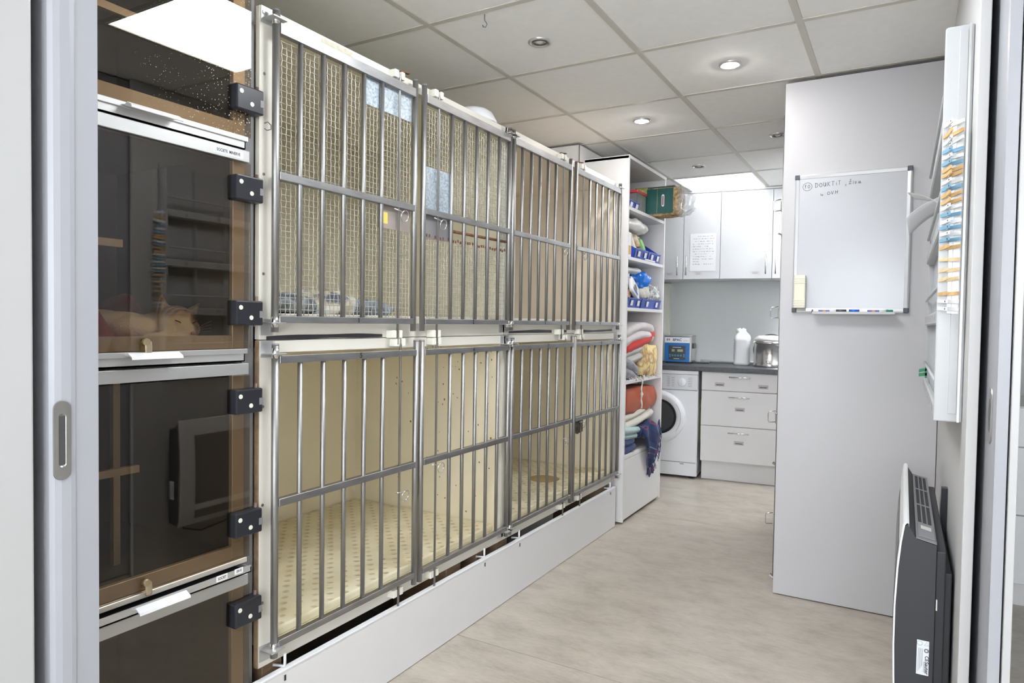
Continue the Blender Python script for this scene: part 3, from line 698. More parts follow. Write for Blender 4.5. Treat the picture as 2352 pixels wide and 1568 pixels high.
# ================================================================== CAT CAGES (smoked doors)
GX = -1.490
def cat_cage(zt, label, idx, open_tray):
    y0, y1 = 0.52, 1.190
    zb = zt-0.547
    t = thing('cat_cage', (-1.78, (y0+y1)/2, zb), label, 'cage', 'stacked cat cages with smoked doors')
    xb = -2.06; xf = -1.512
    m = MB(); zi = zt-0.512
    m.box(xb-0.01, xb, y0, y1, zi, zt); m.box(xb, xf, y0, y0+0.01, zi, zt); m.box(xb, xf, y1-0.01, y1, zi, zt)
    m.box(xb, xf, y0+0.01, y1-0.01, zi-0.002, zi+0.008); m.box(xb, xf, y0+0.01, y1-0.01, zt-0.01, zt)
    m.build('body', CATBOX, t)
    m = MB()
    m.box(xf, -1.498, y1-0.036, y1, zi, zt-0.03); m.box(xf, -1.498, y0, y0+0.036, zi, zt-0.03)
    m.box(xf, -1.498, y0+0.036, y1-0.036, zi, zi+0.034)
    m.build('door_surround', FRAMEA, t, bev=0.001, seg=1)
    tr = MB().box(xf, -1.482, y0, y1+0.002, zt-0.031, zt-0.002).build('top_rail', ALU, t, bev=0.001, seg=1)
    MB().box(xf, -1.484, y0, y1, zi-0.014, zi-0.001).build('bottom_rail', ALU if idx != 3 else FRAMEA, t, bev=0.001, seg=1)
    B('ledge', FRAMEA, t, -1.640, -1.625, y0+0.02, 0.945 if idx == 2 else 0.985, zt-0.268, zt-0.25)
    if idx == 3: B('inner_post', FRAMEA, t, -1.70, -1.685, 0.955, 0.972, zi+0.008, zt-0.03)
    # hinged smoked door
    d = MB().box(GX-0.0025, GX+0.0025, y0, 1.201, zi-0.001, zt-0.032 if idx != 3 else zt-0.034).build('door_pane', GLASSD if idx == 1 else GLASS, t, bev=0.0006, seg=1)
    for zh in (zt-0.100, zi+0.092):
        if idx == 1 and zh > 2.0: continue
        h = MB().box(-1.506, -1.468, 1.142, 1.226, zh-0.032, zh+0.032).build('hinge', BLACKP, d, bev=0.004)
        sm = MB()
        for (yy, z2) in ((1.156, zh+0.014), (1.188, zh-0.012)):
            sm.cyl((-1.4685, yy, z2), (-1.4665, yy, z2), 0.0062, 0.0056, n=14)
        sm.build('screws', NYLON, h)
        MB().cyl((-1.487, 1.218, zh-0.028), (-1.487, 1.218, zh+0.044), 0.0045, n=10).build('hinge_pin', pm('pin_brown', (0.16, 0.11, 0.09), 0.5, 0.5), h)
        MB().box(-1.4682, -1.4672, 1.214, 1.226, zh-0.012, zh+0.006).build('hinge_slot', HEATM, h)
    if idx != 1: k = MB().cyl((-1.4875, 0.912, zi+0.022), (-1.474, 0.912, zi+0.022), 0.009, 0.008, n=14).build('turn_latch', pm('brass_knob', (0.55, 0.44, 0.27), 0.3, 0.9), d)
    if idx != 1: MB().soft((-1.476, 0.916, zi+0.008), (0.004, 0.016, 0.032), k=0.5, amp=0, n=5).build('latch_tongue', pm('brass_tongue', (0.62, 0.52, 0.36), 0.3, 0.9), k, merge=True)
    # slide-out tray
    xo = 0.028 if open_tray else 0.0
    tz0, tz1 = zb+0.001, zb+(0.019 if open_tray else 0.031)
    m = MB(); m.box(-2.0, -1.488+xo, y0+0.01, y1-0.006, tz0, tz0+0.003); m.box(-1.492+xo, -1.488+xo, y0+0.01, y1-0.006, tz0, tz1)
    m.box(-2.0, -1.488+xo, y1-0.009, y1-0.006, tz0, tz1-0.004)
    tray = m.build('tray', TRAYM, t)
    B('tray_shade', DARKV, tray, -1.99, -1.4925+xo, y0+0.012, y1-0.010, tz0+0.003, tz0+0.0045)  # dark sheet puts the shade inside the tray into the colour
    tz1 -= 0.007
    prof = [(-1.490+xo, tz1-0.002), (-1.476+xo, tz1+0.0065), (-1.462+xo, tz1-0.0015), (-1.460+xo, tz1-0.006), (-1.458+xo, tz1-0.005), (-1.460+xo, tz1+0.001), (-1.4755+xo, tz1+0.009), (-1.490+xo, tz1+0.001)]
    MB().prism(prof, 'y', 0.868, 0.990).build('handle', GLOSSW, tray)
    return t, tr, tray
t1 = cat_cage(2.200, 'topmost smoked cat cage with dried white spots on its door', 1, False)
t2 = cat_cage(1.652, 'smoked cat cage with the sleeping cat inside, second from top', 2, False)
t3 = cat_cage(1.103, 'smoked cat cage mirroring the wall heater, third from top', 3, True)
t4 = cat_cage(0.548, 'bottom smoked cat cage near the floor', 4, False)
tr = t2[1]
sk = MB().box(-1.482, -1.4814, 1.085, 1.172, 1.626, 1.644).build('name_sticker', STICK, tr)
text('sticker_lettering', 'SOCIETE  MINERVE', 0.0105, (-1.4811, 1.1285, 1.635), (0, 1, 0), (0, 0, 1), BLACKT, sk, sx=0.78)
tr = t3[2]
sk = MB().box(-1.460, -1.4594, 1.080, 1.112, 0.562, 0.577).build('torn_sticker', PAPER, tr)
text('sticker_lettering', 'SOCIET', 0.0095, (-1.4592, 1.096, 0.569), (0, 1, 0), (0, 0, 1), BLACKT, sk, sx=0.75)
sk = MB().box(-1.460, -1.4594, 1.133, 1.158, 0.564, 0.578).build('torn_sticker', PAPER, tr)
text('sticker_lettering', 'ERVE', 0.0095, (-1.4592, 1.146, 0.571), (0, 1, 0), (0, 0, 1), BLACKT, sk, sx=0.75)
tag(B('cage_upright', HEATM, None, -1.60, -1.515, 1.196, 1.232, 0.0, 2.12), 'dark upright between the cat cages and the kennel cages', 'post')

# --- sleeping cat on its blanket
FZ = 1.149
def cat():
    t = thing('cat', (-1.66, 0.98, FZ), 'white and tabby cat asleep behind the smoked door', 'cat')
    m = MB()
    def ell(c, r, n=12):
        m.soft(c, (r[0]*2/1.12, r[1]*2/1.12, r[2]*2/1.12), k=1.0, amp=0, n=n)
    # curled body, haunch, fore paws, neck, head, cheeks, muzzle
    ell((-1.705, 0.985, FZ+0.040), (0.075, 0.085, 0.043))
    ell((-1.755, 0.960, FZ+0.042), (0.080, 0.090, 0.045))
    ell((-1.650, 0.985, FZ+0.036), (0.050, 0.062, 0.036))
    ell((-1.655, 1.050, FZ+0.042), (0.050, 0.050, 0.040))
    ell((-1.575, 1.010, FZ+0.018), (0.020, 0.050, 0.016))
    ell((-1.572, 1.050, FZ+0.016), (0.018, 0.028, 0.015))
    ell((-1.612, 1.072, FZ+0.060), (0.042, 0.047, 0.040))
    ell((-1.580, 1.078, FZ+0.036), (0.026, 0.025, 0.022))
    ell((-1.566, 1.080, FZ+0.026), (0.014, 0.018, 0.013))
    ell((-1.598, 1.038, FZ+0.042), (0.026, 0.022, 0.026))
    ell((-1.598, 1.106, FZ+0.040), (0.026, 0.020, 0.025))
    for s, c in ((-1, (-1.622, 1.048, FZ+0.082)), (1, (-1.622, 1.104, FZ+0.076))):
        c = Vector(c); tip = c+(Vector((0.004, -0.010, 0.046)) if s < 0 else Vector((0.004, 0.042, 0.032)))
        m.cyl(c-Vector((0, 0, 0.014)), tip, 0.024, 0.003, n=10)
    tail = []
    for k in range(15):
        a = -2.6+k*0.17; tail.append((-1.75+0.105*math.cos(a)*0.9, 0.96+0.12*math.sin(a), FZ+0.018))
    m.tube(tail, 0.014, 8)
    o = m.build('body', None, t, recalc=True)
    for p in o.data.polygons: p.use_smooth = True
    r = o.modifiers.new('remesh', 'REMESH'); r.mode = 'VOXEL'; r.voxel_size = 0.0045; r.use_smooth_shade = True
    sm = o.modifiers.new('smooth', 'SMOOTH'); sm.iterations = 5; sm.factor = 0.5
    mt, nt, b = newmat('cat_fur'); N = nt.nodes; L = nt.links
    geo = N.new('ShaderNodeNewGeometry'); sp = N.new('ShaderNodeSeparateXYZ'); L.new(geo.outputs['Position'], sp.inputs[0])
    nz = N.new('ShaderNodeTexNoise'); nz.inputs['Scale'].default_value = 28; L.new(geo.outputs['Position'], nz.inputs['Vector'])
    def band(sock, lo, hi):
        a = N.new('ShaderNodeMapRange'); a.inputs[1].default_value = lo; a.inputs[2].default_value = hi; L.new(sock, a.inputs[0]); return a.outputs[0]
    def mul(a, c):
        q = N.new('ShaderNodeMath'); q.operation = 'MULTIPLY'; L.new(a, q.inputs[0]); L.new(c, q.inputs[1]); return q.outputs[0]
    top = band(sp.outputs['Z'], FZ+0.066, FZ+0.082); yy = band(sp.outputs['Y'], 1.012, 1.03)
    k1 = mul(top, yy)
    right = mul(band(sp.outputs['Y'], 1.082, 1.092), band(sp.outputs['Z'], FZ+0.020, FZ+0.03))
    mxn = N.new('ShaderNodeMath'); mxn.operation = 'MAXIMUM'; L.new(k1, mxn.inputs[0]); L.new(right, mxn.inputs[1])
    st = N.new('ShaderNodeTexWave'); st.inputs['Scale'].default_value = 28; st.inputs['Distortion'].default_value = 3.5; L.new(geo.outputs['Position'], st.inputs['Vector'])
    tb = N.new('ShaderNodeMix'); tb.data_type = 'RGBA'; tb.inputs[6].default_value = (0.10, 0.065, 0.035, 1); tb.inputs[7].default_value = (0.42, 0.27, 0.13, 1); L.new(st.outputs['Fac'], tb.inputs[0])
    mx = N.new('ShaderNodeMix'); mx.data_type = 'RGBA'; mx.inputs[6].default_value = (0.86, 0.80, 0.70, 1); L.new(mxn.outputs[0], mx.inputs[0]); L.new(tb.outputs[2], mx.inputs[7])
    L.new(mx.outputs[2], b.inputs['Base Color']); b.inputs['Roughness'].default_value = 0.9; b.inputs['Sheen Weight'].default_value = 0.3
    bp = N.new('ShaderNodeBump'); bp.inputs['Strength'].default_value = 0.4; bp.inputs['Distance'].default_value = 0.003
    n2 = N.new('ShaderNodeTexNoise'); n2.inputs['Scale'].default_value = 260; L.new(geo.outputs['Position'], n2.inputs['Vector']); L.new(n2.outputs['Fac'], bp.inputs['Height']); L.new(bp.outputs[0], b.inputs['Normal'])
    o.data.materials.append(mt)
    dk = pm('cat_eye_line', (0.05, 0.035, 0.03), 0.6); pk = pm('cat_nose', (0.62, 0.33, 0.28), 0.5)
    for s, yc in ((-1, 1.056), (1, 1.098)):
        pts = [(-1.5715-abs(q)*0.3, yc+q, FZ+0.058+0.006*(q/0.010)*s-abs(q)*0.2) for q in (-0.010, -0.005, 0, 0.005, 0.010)]
        MB().tube(pts, 0.0014, 6).build('closed_eye', dk, t)
    MB().soft((-1.553, 1.080, FZ+0.030), (0.006, 0.012, 0.008), k=0.8, amp=0, n=5).build('nose', pk, t, merge=True)
    wm = MB(); rr = random.Random(8)
    for s in (-1, 1):
        for k in range(4):
            wm.tube([(-1.560, 1.080+s*0.012, FZ+0.028+k*0.002), (-1.556, 1.080+s*0.032, FZ+0.034+k*0.006), (-1.556, 1.080+s*0.055, FZ+0.034+k*0.009)], 0.0003, 4)
    wm.build('whiskers', PAPER, t)
cat()
REDF = fabric('wine_red_fleece', (0.30, 0.045, 0.075), var=0.2)
def bed(u, v):
    x = -1.98+u*0.42; y = 0.56+v*0.60
    back = max(0, min(1, (-1.74-x)/0.10)); left = max(0, min(1, (0.93-y)/0.05))
    k = max(back*max(0, min(1, (1.15-y)/0.05)), left)
    h = 0.006+k*(0.105+0.022*math.sin(y*22+x*9)+0.02*noise.noise(Vector((x*12, y*12, 1))))*(1 if x < -1.62 else max(0, (-1.56-x)/0.06))
    return (x, y, FZ+max(0.004, h))
tag(MB().grid(bed, 34, 44).build('fleece_blanket', REDF), 'wine red fleece blanket heaped behind the sleeping cat', 'blanket')

# ================================================================== SHELF UNIT
SXF, SXB, SY0, SY1 = -1.447, -1.90, 3.872, 4.60
t = thing('shelf_unit', ((SXF+SXB)/2, (SY0+SY1)/2, 0), 'tall white open shelf unit full of bedding and blue bins', 'shelf')
B('side_panel', MELAM, t, SXB, SXF, SY0, SY0+0.020, 0.012, 2.222, bev=0.001)
B('side_panel', MELAM, t, SXB, SXF, SY1-0.020, SY1, 0.012, 2.222, bev=0.001)
B('back_panel', MELAM, t, SXB, SXB+0.006, SY0+0.02, SY1-0.02, 0.03, 2.20)
B('top_panel', MELAM, t, SXB, SXF+0.002, SY0, SY1, 2.206, 2.226, bev=0.001)
SHZ = (1.925, 1.625, 1.316, 0.868)
for z in SHZ:
    B('shelf_board', MELAM, t, SXB+0.006, SXF-0.004, SY0+0.02, SY1-0.02, z-0.020, z, bev=0.001)
    MB().box(-1.60, -1.58, SY1-0.034, SY1-0.02, z-0.042, z-0.020).build('shelf_bracket', NYLON, t, bev=0.002)
B('shelf_board', MELAM, t, SXB+0.006, SXF-0.001, SY0+0.02, SY1-0.02, 0.392, 0.414, bev=0.001)
B('base_panel', MELAM, t, SXF-0.018, SXF-0.002, SY0+0.022, SY1-0.02, 0.022, 0.390, bev=0.001)
m = MB(); m.cyl((-1.50, SY0-0.0005, 0.100), (-1.50, SY0-0.002, 0.100), 0.006, n=12); m.build('cap_screw', HEATM, t)

BINB = pm('bin_blue', (0.020, 0.065, 0.42), 0.35, var=0.05)
def bin_box(o, w, d, h, label, flip=False, fill=None):
    """open-front storage bin: o = front left bottom corner (x,y,z); width along y, depth to -x"""
    x, y, z = o
    t = thing('storage_bin', (x-d/2, y+w/2, z), label, 'storage bin', 'blue open-front storage bins')
    th = 0.003
    def side(yy):
        pf = [(x-d, z), (x, z), (x+0.012, z+h*0.42), (x-d*0.36, z+h), (x-d, z+h)]
        return MB().prism([(p[0], p[1]) for p in pf], 'y', yy, yy+th)
    m = MB(); m.box(x-d, x, y, y+w, z, z+th); m.box(x-d, x-d+th, y, y+w, z, z+h)
    m.prism([(x, z), (x+0.012, z+h*0.42), (x+0.009, z+h*0.42), (x-0.003, z)], 'y', y, y+w)
    m.box(x+0.008, x+0.016, y, y+w, z+h*0.40, z+h*0.45)
    pf = [(x-d, z), (x, z), (x+0.012, z+h*0.42), (x-d*0.36, z+h), (x-d, z+h)]
    m.prism(pf, 'y', y, y+th); m.prism(pf, 'y', y+w-th, y+w)
    m.build('body', BINB, t)
    for k in (0.28, 0.78):
        MB().obox((x+0.0085, y+w*k-0.020, z+h*0.10), (0.0005, 0, 0), (0, 0.040, 0), (0.0068, 0, h*0.24)).build('label_card', PAPER, t)
    return t
t = bin_box((-1.46, 4.020, SHZ[1]), 0.235, 0.30, 0.135, 'blue bin holding a feed bag, under the hay pack shelf')
t = bin_box((-1.46, 4.27, SHZ[1]), 0.235, 0.30, 0.135, 'blue bin nearest the right side of the second shelf')
t = bin_box((-1.46, 3.905, SHZ[2]), 0.235, 0.30, 0.135, 'left blue bin on the shelf below the feed bag')
t = bin_box((-1.46, 4.155, SHZ[2]), 0.375, 0.30, 0.135, 'wide blue bin with clear bags on the third shelf')
# upside-down bin in the top compartment
o = bin_box((-1.48, 3.93, SHZ[0]), 0.195, 0.26, 0.11, 'blue bin standing in the top compartment against the left side')
# clear box with red lid
t = thing('clear_box', (-1.62, 4.22, SHZ[0]), 'clear plastic box with red lid in the top compartment', 'box')
CLEARP = thinglass('clear_plastic', (0.88, 0.90, 0.90), 0.06, haze=0.22, hazecol=(0.55, 0.56, 0.55))
m = MB(); x0, x1, y0, y1, z0, z1 = -1.78, -1.49, 4.14, 4.31, SHZ[0], SHZ[0]+0.125
m.box(x0, x1, y0, y0+0.003, z0, z1); m.box(x0, x1, y1-0.003, y1, z0, z1); m.box(x1-0.003, x1, y0, y1, z0, z1); m.box(x0, x0+0.003, y0, y1, z0, z1); m.box(x0, x1, y0, y1, z0, z0+0.003)
m.build('tub', CLEARP, t)
MB().box(x0-0.005, x1+0.006, y0-0.006, y1+0.006, z1, z1+0.018).build('lid', pm('lid_red', (0.55, 0.045, 0.05), 0.35), t, bev=0.003)
MB().soft((-1.64, 4.225, SHZ[0]+0.05), (0.22, 0.13, 0.085), k=0.5, amp=0.02, freq=18, seed=4, n=8).build('contents', patches('box_contents', [(0.25, 0.12, 0.08), (0.5, 0.45, 0.4), (0.15, 0.2, 0.3)], 14), t, merge=True)
# hay pack sticking out over the shelf edge
t = thing('hay_pack', (-1.44, 4.45, SHZ[0]), 'green wrapped pack of hay jutting out over the top shelf edge', 'hay pack')
HAY = patches('hay', [(0.16, 0.10, 0.04), (0.42, 0.29, 0.14), (0.60, 0.46, 0.27)], 60)
HC = Vector((-1.448, 4.452, SHZ[0]+0.100))
hm = MB().soft(HC, (0.31, 0.13, 0.190), k=0.20, amp=0.006, freq=24, seed=9, n=14).build('hay_block', HAY, t, merge=True)
GREENP = pm('pack_green', (0.028, 0.115, 0.105), 0.35, var=0.12)
YELG = pm('pack_yellow_green', (0.46, 0.49, 0.15), 0.4, var=0.3, scale=25)
def wrapband(x0, x1, ex, bot=-0.078):
    m = MB(); pts = [(0.060, 0.098+ex), (-0.045, 0.098+ex), (-0.064-ex, 0.080), (-0.069-ex, 0.0), (-0.066-ex, bot)]
    n = len(pts)
    for x in (x0, (x0+x1)/2, x1):
        for y, z in pts: m.v.append(HC+Vector((x, y, z)))
    for i in range(2):
        for k in range(n-1): m.f.append([i*n+k, (i+1)*n+k, (i+1)*n+k+1, i*n+k+1]); m.sm.append(True)
    return m
wb = wrapband(-0.075, 0.118, 0.006).build('green_wrap', GREENP, hm)
wrapband(-0.150, -0.060, 0.0075, -0.085).build('yellow_wrap', YELG, hm)
m = MB(); m._add([HC+Vector((x, -0.079, z)) for x, z in ((-0.150, -0.085), (-0.040, 0.075), (-0.060, -0.085))], [(0, 1, 2)]); m.build('green_corner', GREENP, hm, recalc=False)
pts = []
for k in range(20):
    tt = 2*math.pi*k/20; r = 0.009; L_ = 0.040
    pts.append((r*math.cos(tt), (L_-r)*(1 if math.sin(tt) >= 0 else -1)+r*math.sin(tt)))
m = MB(); m._add([HC+Vector((0.052+p[0], -0.0775, 0.005+p[1])) for p in pts], [list(range(20))])
lo = m.build('pack_badge', PAPER, hm, recalc=False)
m = MB(); m._add([HC+Vector((0.052+p[0]*0.45, -0.0780, 0.005+p[1]*0.78)) for p in pts], [list(range(20))]); m.build('badge_print', pm('badge_red', (0.35, 0.05, 0.10), 0.5), lo, recalc=False)
MB().box(HC.x+0.012, HC.x+0.0135, HC.y-0.0772, HC.y-0.0765, HC.z-0.078, HC.z+0.078).build('wrap_seam', YELG, hm)
hs = MB(); rnd = random.Random(12)
for k in range(110):
    p = HC+Vector((0.148+rnd.random()*0.008, rnd.uniform(-0.06, 0.05), rnd.uniform(-0.085, 0.085)))
    hs.tube([p, p+Vector((rnd.uniform(0.004, 0.022), rnd.uniform(-0.02, 0.02), rnd.uniform(-0.03, 0.03)))], 0.0009, 3)
stuff(hs.build('loose_straws', HAY, hm))
CLEARW = thinglass('clear_wrap', (0.93, 0.95, 0.96), 0.10, rough=0.15, haze=0.22, hazecol=(0.85, 0.87, 0.9))
def wrap(u, v):
    tt = v*2*math.pi; q = 1-0.35*u*u+0.10*noise.noise(Vector((u*4, v*9, 2)))
    c_, s_ = math.cos(tt), math.sin(tt)
    return HC+Vector((0.145+u*0.085+0.008*math.sin(v*43), 0.066*q*math.copysign(abs(c_)**0.5, c_), 0.096*q*math.copysign(abs(s_)**0.5, s_)+0.004*math.sin(v*57)))
MB().grid(wrap, 10, 60).build('clear_wrap', CLEARW, hm, recalc=False)

# second shelf contents
WB = fabric('white_cotton', (0.70, 0.69, 0.66), var=0.05, bump=0.2)
POLY = pm('white_polythene', (0.74, 0.73, 0.70), 0.4, var=0.05, scale=14)
tag(MB().soft((-1.62, 4.17, 1.842), (0.30, 0.42, 0.085), k=0.6, amp=0.020, freq=9, seed=21, n=20).build('folded_bag', POLY, merge=True), 'white folded bag heaped on top of the second shelf bins', 'bag')
t = thing('feed_bag', (-1.50, 4.20, 1.66), 'printed feed bag with green patch standing in the blue bin', 'bag')
MB().soft((-1.535, 4.205, 1.735), (0.08, 0.20, 0.125), k=0.45, amp=0.008, freq=16, seed=23, n=12, fn=lambda w: Vector((w.x-w.z*0.35, w.y, w.z))).build('bag', pm('bag_pale', (0.74, 0.70, 0.60), 0.35, var=0.06, scale=12), t, merge=True)
MB().soft((-1.515, 4.245, 1.728), (0.075, 0.07, 0.09), k=0.4, amp=0.004, freq=20, seed=24, n=8, fn=lambda w: Vector((w.x-w.z*0.35, w.y, w.z))).build('green_print', pm('print_green', (0.16, 0.42, 0.10), 0.35, var=0.3, scale=30), t, merge=True)
MB().soft((-1.520, 4.165, 1.745), (0.075, 0.055, 0.08), k=0.4, amp=0.004, freq=20, seed=25, n=8, fn=lambda w: Vector((w.x-w.z*0.35, w.y, w.z))).build('animal_print', patches('print_brown', [(0.25, 0.15, 0.08), (0.55, 0.42, 0.26), (0.7, 0.66, 0.6)], 30), t, merge=True)
t = thing('upright_carton', (-1.55, 3.94, SHZ[1]), 'narrow white and orange carton at the left of the second shelf', 'carton')
B('carton', PAPER, t, -1.66, -1.465, 3.905, 3.985, SHZ[1], SHZ[1]+0.15, bev=0.001)
B('orange_print', pm('print_orange', (0.75, 0.36, 0.08), 0.5, var=0.2, scale=40), t, -1.4652, -1.4640, 3.915, 3.975, SHZ[1]+0.015, SHZ[1]+0.07)
tag(B('card_strip', PAPER, None, -1.470, -1.4475, 4.22, 4.40, SHZ[1]+0.001, SHZ[1]+0.010, bev=0.001), 'white card strip lying in front of the second shelf bins', 'card')
# third shelf contents
tag(MB().soft((-1.64, 4.15, 1.555), (0.30, 0.36, 0.05), k=0.5, amp=0.010, freq=9, seed=31, n=14).build('flat_bag', POLY, merge=True), 'flat white bag lying on top of the third shelf pile', 'bag')
BLUEB = pm('bag_blue_film', (0.015, 0.16, 0.62), 0.25, var=0.25, scale=16)
tag(MB().soft((-1.55, 4.265, 1.500), (0.17, 0.20, 0.12), k=0.8, amp=0.022, freq=15, seed=33, n=20).build('blue_plastic_bag', BLUEB, merge=True), 'shiny blue plastic bag stuffed on the third shelf', 'bag')
t = thing('food_pouch', (-1.50, 4.06, 1.36), 'white pet food pouch with blue and brown print, tilted in bin', 'pouch')
fa = R_(-28)
def tilt(w): return Vector((w.x-0.25*w.z, w.y*math.cos(fa)-w.z*math.sin(fa), w.y*math.sin(fa)+w.z*math.cos(fa)))
pc = Vector((-1.475, 4.075, 1.435))
pb = MB().soft(pc, (0.025, 0.15, 0.105), k=0.15, amp=0.002, freq=30, seed=35, n=8, fn=tilt).build('pouch', PAPER, t, merge=True)
def on_pouch(y, z, e=0.0148): return pc+tilt(Vector((e, y, z)))
def decal(name, mat, y0, y1, z0, z1, par):
    m = MB(); m._add([on_pouch(y0, z0), on_pouch(y1, z0), on_pouch(y1, z1), on_pouch(y0, z1)], [(0, 1, 2, 3)])
    return m.build(name, mat, par, recalc=False)
decal('blue_band', pm('print_blue', (0.02, 0.06, 0.35), 0.4), -0.055, 0.035, -0.030, -0.012, pb)
m = MB(); m._add([on_pouch(0.030*math.cos(k/16*math.pi), -0.002+0.034*math.sin(k/16*math.pi)) for k in range(17)], [list(range(17))]); m.build('bowl_print', pm('kibble_brown', (0.20, 0.11, 0.06), 0.6, var=0.4, scale=80), pb, recalc=False)
t = thing('food_pouch', (-1.54, 3.99, 1.45), 'white pouch with green stripe leaning at the left of third shelf', 'pouch')
MB().soft((-1.54, 4.03, 1.49), (0.05, 0.17, 0.13), k=0.25, amp=0.004, freq=16, seed=36, n=8).build('pouch', PAPER, t, merge=True)
MB().obox((-1.5145, 3.975, 1.455), (0.0006, 0, 0), (0, 0.055, 0.07), (0, 0.02, 0.0)).build('green_stripe', pm('stripe_green', (0.02, 0.35, 0.16), 0.4), t)
t = thing('food_pouch', (-1.52, 3.95, 1.36), 'small orange brown pouch at the left of the wide bin row', 'pouch')
MB().soft((-1.50, 3.975, 1.395), (0.05, 0.12, 0.07), k=0.4, amp=0.006, freq=20, seed=38, n=8).build('pouch', patches('pouch_brown', [(0.75, 0.72, 0.66), (0.5, 0.2, 0.08), (0.15, 0.12, 0.1)], 22), t, merge=True)
CBAG = patches('clear_bag_film', [(0.42, 0.44, 0.43), (0.72, 0.73, 0.72), (0.25, 0.27, 0.27), (0.80, 0.81, 0.80)], 26, rough=0.25)
tag(MB().soft((-1.52, 4.285, 1.415), (0.13, 0.15, 0.10), k=0.75, amp=0.018, freq=20, seed=41, n=14).build('cotton_wad', fabric('cotton_wad', (0.62, 0.60, 0.54)), merge=True), 'off white wad bagged in the middle of the wide blue bin', 'bag')
tag(MB().soft((-1.52, 4.435, 1.415), (0.15, 0.16, 0.12), k=0.75, amp=0.020, freq=24, seed=43, n=16).build('clear_bag', CBAG, merge=True), 'clear crinkled bag at the right end of the wide blue bin', 'bag')
t = thing('white_packet', (-1.56, 4.37, 1.50), 'white packet with teal mark upright behind the blue bag', 'packet')
MB().soft((-1.60, 4.38, 1.515), (0.03, 0.16, 0.12), k=0.25, amp=0.006, freq=20, seed=44, n=8).build('packet', PAPER, t, merge=True)
MB().cbox((-1.583, 4.36, 1.54), 0.002, 0.03, 0.03).build('teal_mark', pm('mark_teal', (0.05, 0.36, 0.36), 0.5), t)
# fourth shelf: bedding pile
def fold_stack(name, mat, x1, y0, y1, z0, z1, layers, label, depth=0.34, lean=0.0, seed=0, cat_='blanket', amp=0.006, sag=0.0):
    m = MB(); h = (z1-z0)/layers
    rr = random.Random(seed)
    for k in range(layers):
        zz = z0+h*(k+0.5); dx = rr.uniform(-0.012, 0.006); dy = rr.uniform(-0.01, 0.01)
        m.soft((x1-depth/2+dx, (y0+y1)/2+dy, zz), (depth, (y1-y0), h*1.12), k=0.35, amp=amp, freq=8, seed=seed+k, n=14,
               fn=lambda w: Vector((w.x, w.y, w.z+lean*w.y-sag*(w.y*w.y)*4)))
    return tag(m.build(name, mat, merge=True), label, cat_)
LI = fabric('lilac_white_fleece', (0.62, 0.57, 0.58)); RD = fabric('red_fleece', (0.58, 0.035, 0.03)); GW = fabric('grey_white_fleece', (0.50, 0.48, 0.46))
YL = patches('yellow_print', [(0.72, 0.56, 0.22), (0.78, 0.66, 0.34), (0.45, 0.25, 0.10), (0.80, 0.70, 0.42)], 16); GK = fabric('grey_knit', (0.30, 0.30, 0.34), var=0.25, scale=40)
fold_stack('knit_blanket', GK, -1.462, 3.905, 4.22, 0.868, 0.985, 2, 'grey knitted blanket at the bottom left of the fourth shelf', lean=-0.28, seed=50)
fold_stack('yellow_quilt', YL, -1.455, 4.24, 4.555, 0.880, 1.075, 1, 'yellow printed quilt bulging at the right of the fourth shelf', lean=-0.05, seed=52, amp=0.016)
fold_stack('grey_throw', GW, -1.462, 3.905, 4.42, 0.975, 1.075, 2, 'grey white throw folded under the red blanket', lean=0.12, seed=55)
fold_stack('red_blanket', RD, -1.458, 3.93, 4.52, 1.068, 1.135, 1, 'bright red blanket folded between paler ones', lean=0.16, seed=58)
fold_stack('lilac_blanket', LI, -1.450, 3.905, 4.49, 1.115, 1.225, 2, 'pale lilac blanket on top of the fourth shelf pile', lean=0.06, seed=60, sag=0.12)
fr = MB(); rnd = random.Random(3)
for k in range(70):
    y = rnd.uniform(3.91, 4.56); x = -1.462+rnd.uniform(-0.03, 0.012)
    fr.tube([(x, y, 0.872+rnd.random()*0.02), (x+rnd.uniform(0, 0.012), y+rnd.uniform(-0.02, 0.02), 0.871+rnd.random()*0.006), (x+rnd.uniform(0.0, 0.016), y+rnd.uniform(-0.03, 0.03), 0.866-rnd.random()*0.006)], 0.0022, 5)
o = fr.build('tangled_fringe', patches('fringe_grey', [(0.25, 0.25, 0.27), (0.65, 0.62, 0.58), (0.7, 0.5, 0.4)], 30)); tag(stuff(o), 'tangled frayed threads along the edge of the fourth shelf', 'threads')
m = MB(); pts = [(-1.446+0.003*math.sin(k*1.3), 4.178+0.004*math.sin(k*0.8), 0.862-0.0155*k) for k in range(13)]
m.tube([(-1.456, 4.178, 0.872)]+pts, 0.0045, 7, rads=[0.004]+[0.0045+0.0016*math.sin(k*2.2)+(0.005 if k == 6 else 0) for k in range(13)])
tag(m.build('hanging_string', fabric('string_white', (0.68, 0.66, 0.62))), 'white knotted string hanging from the fourth shelf', 'string')
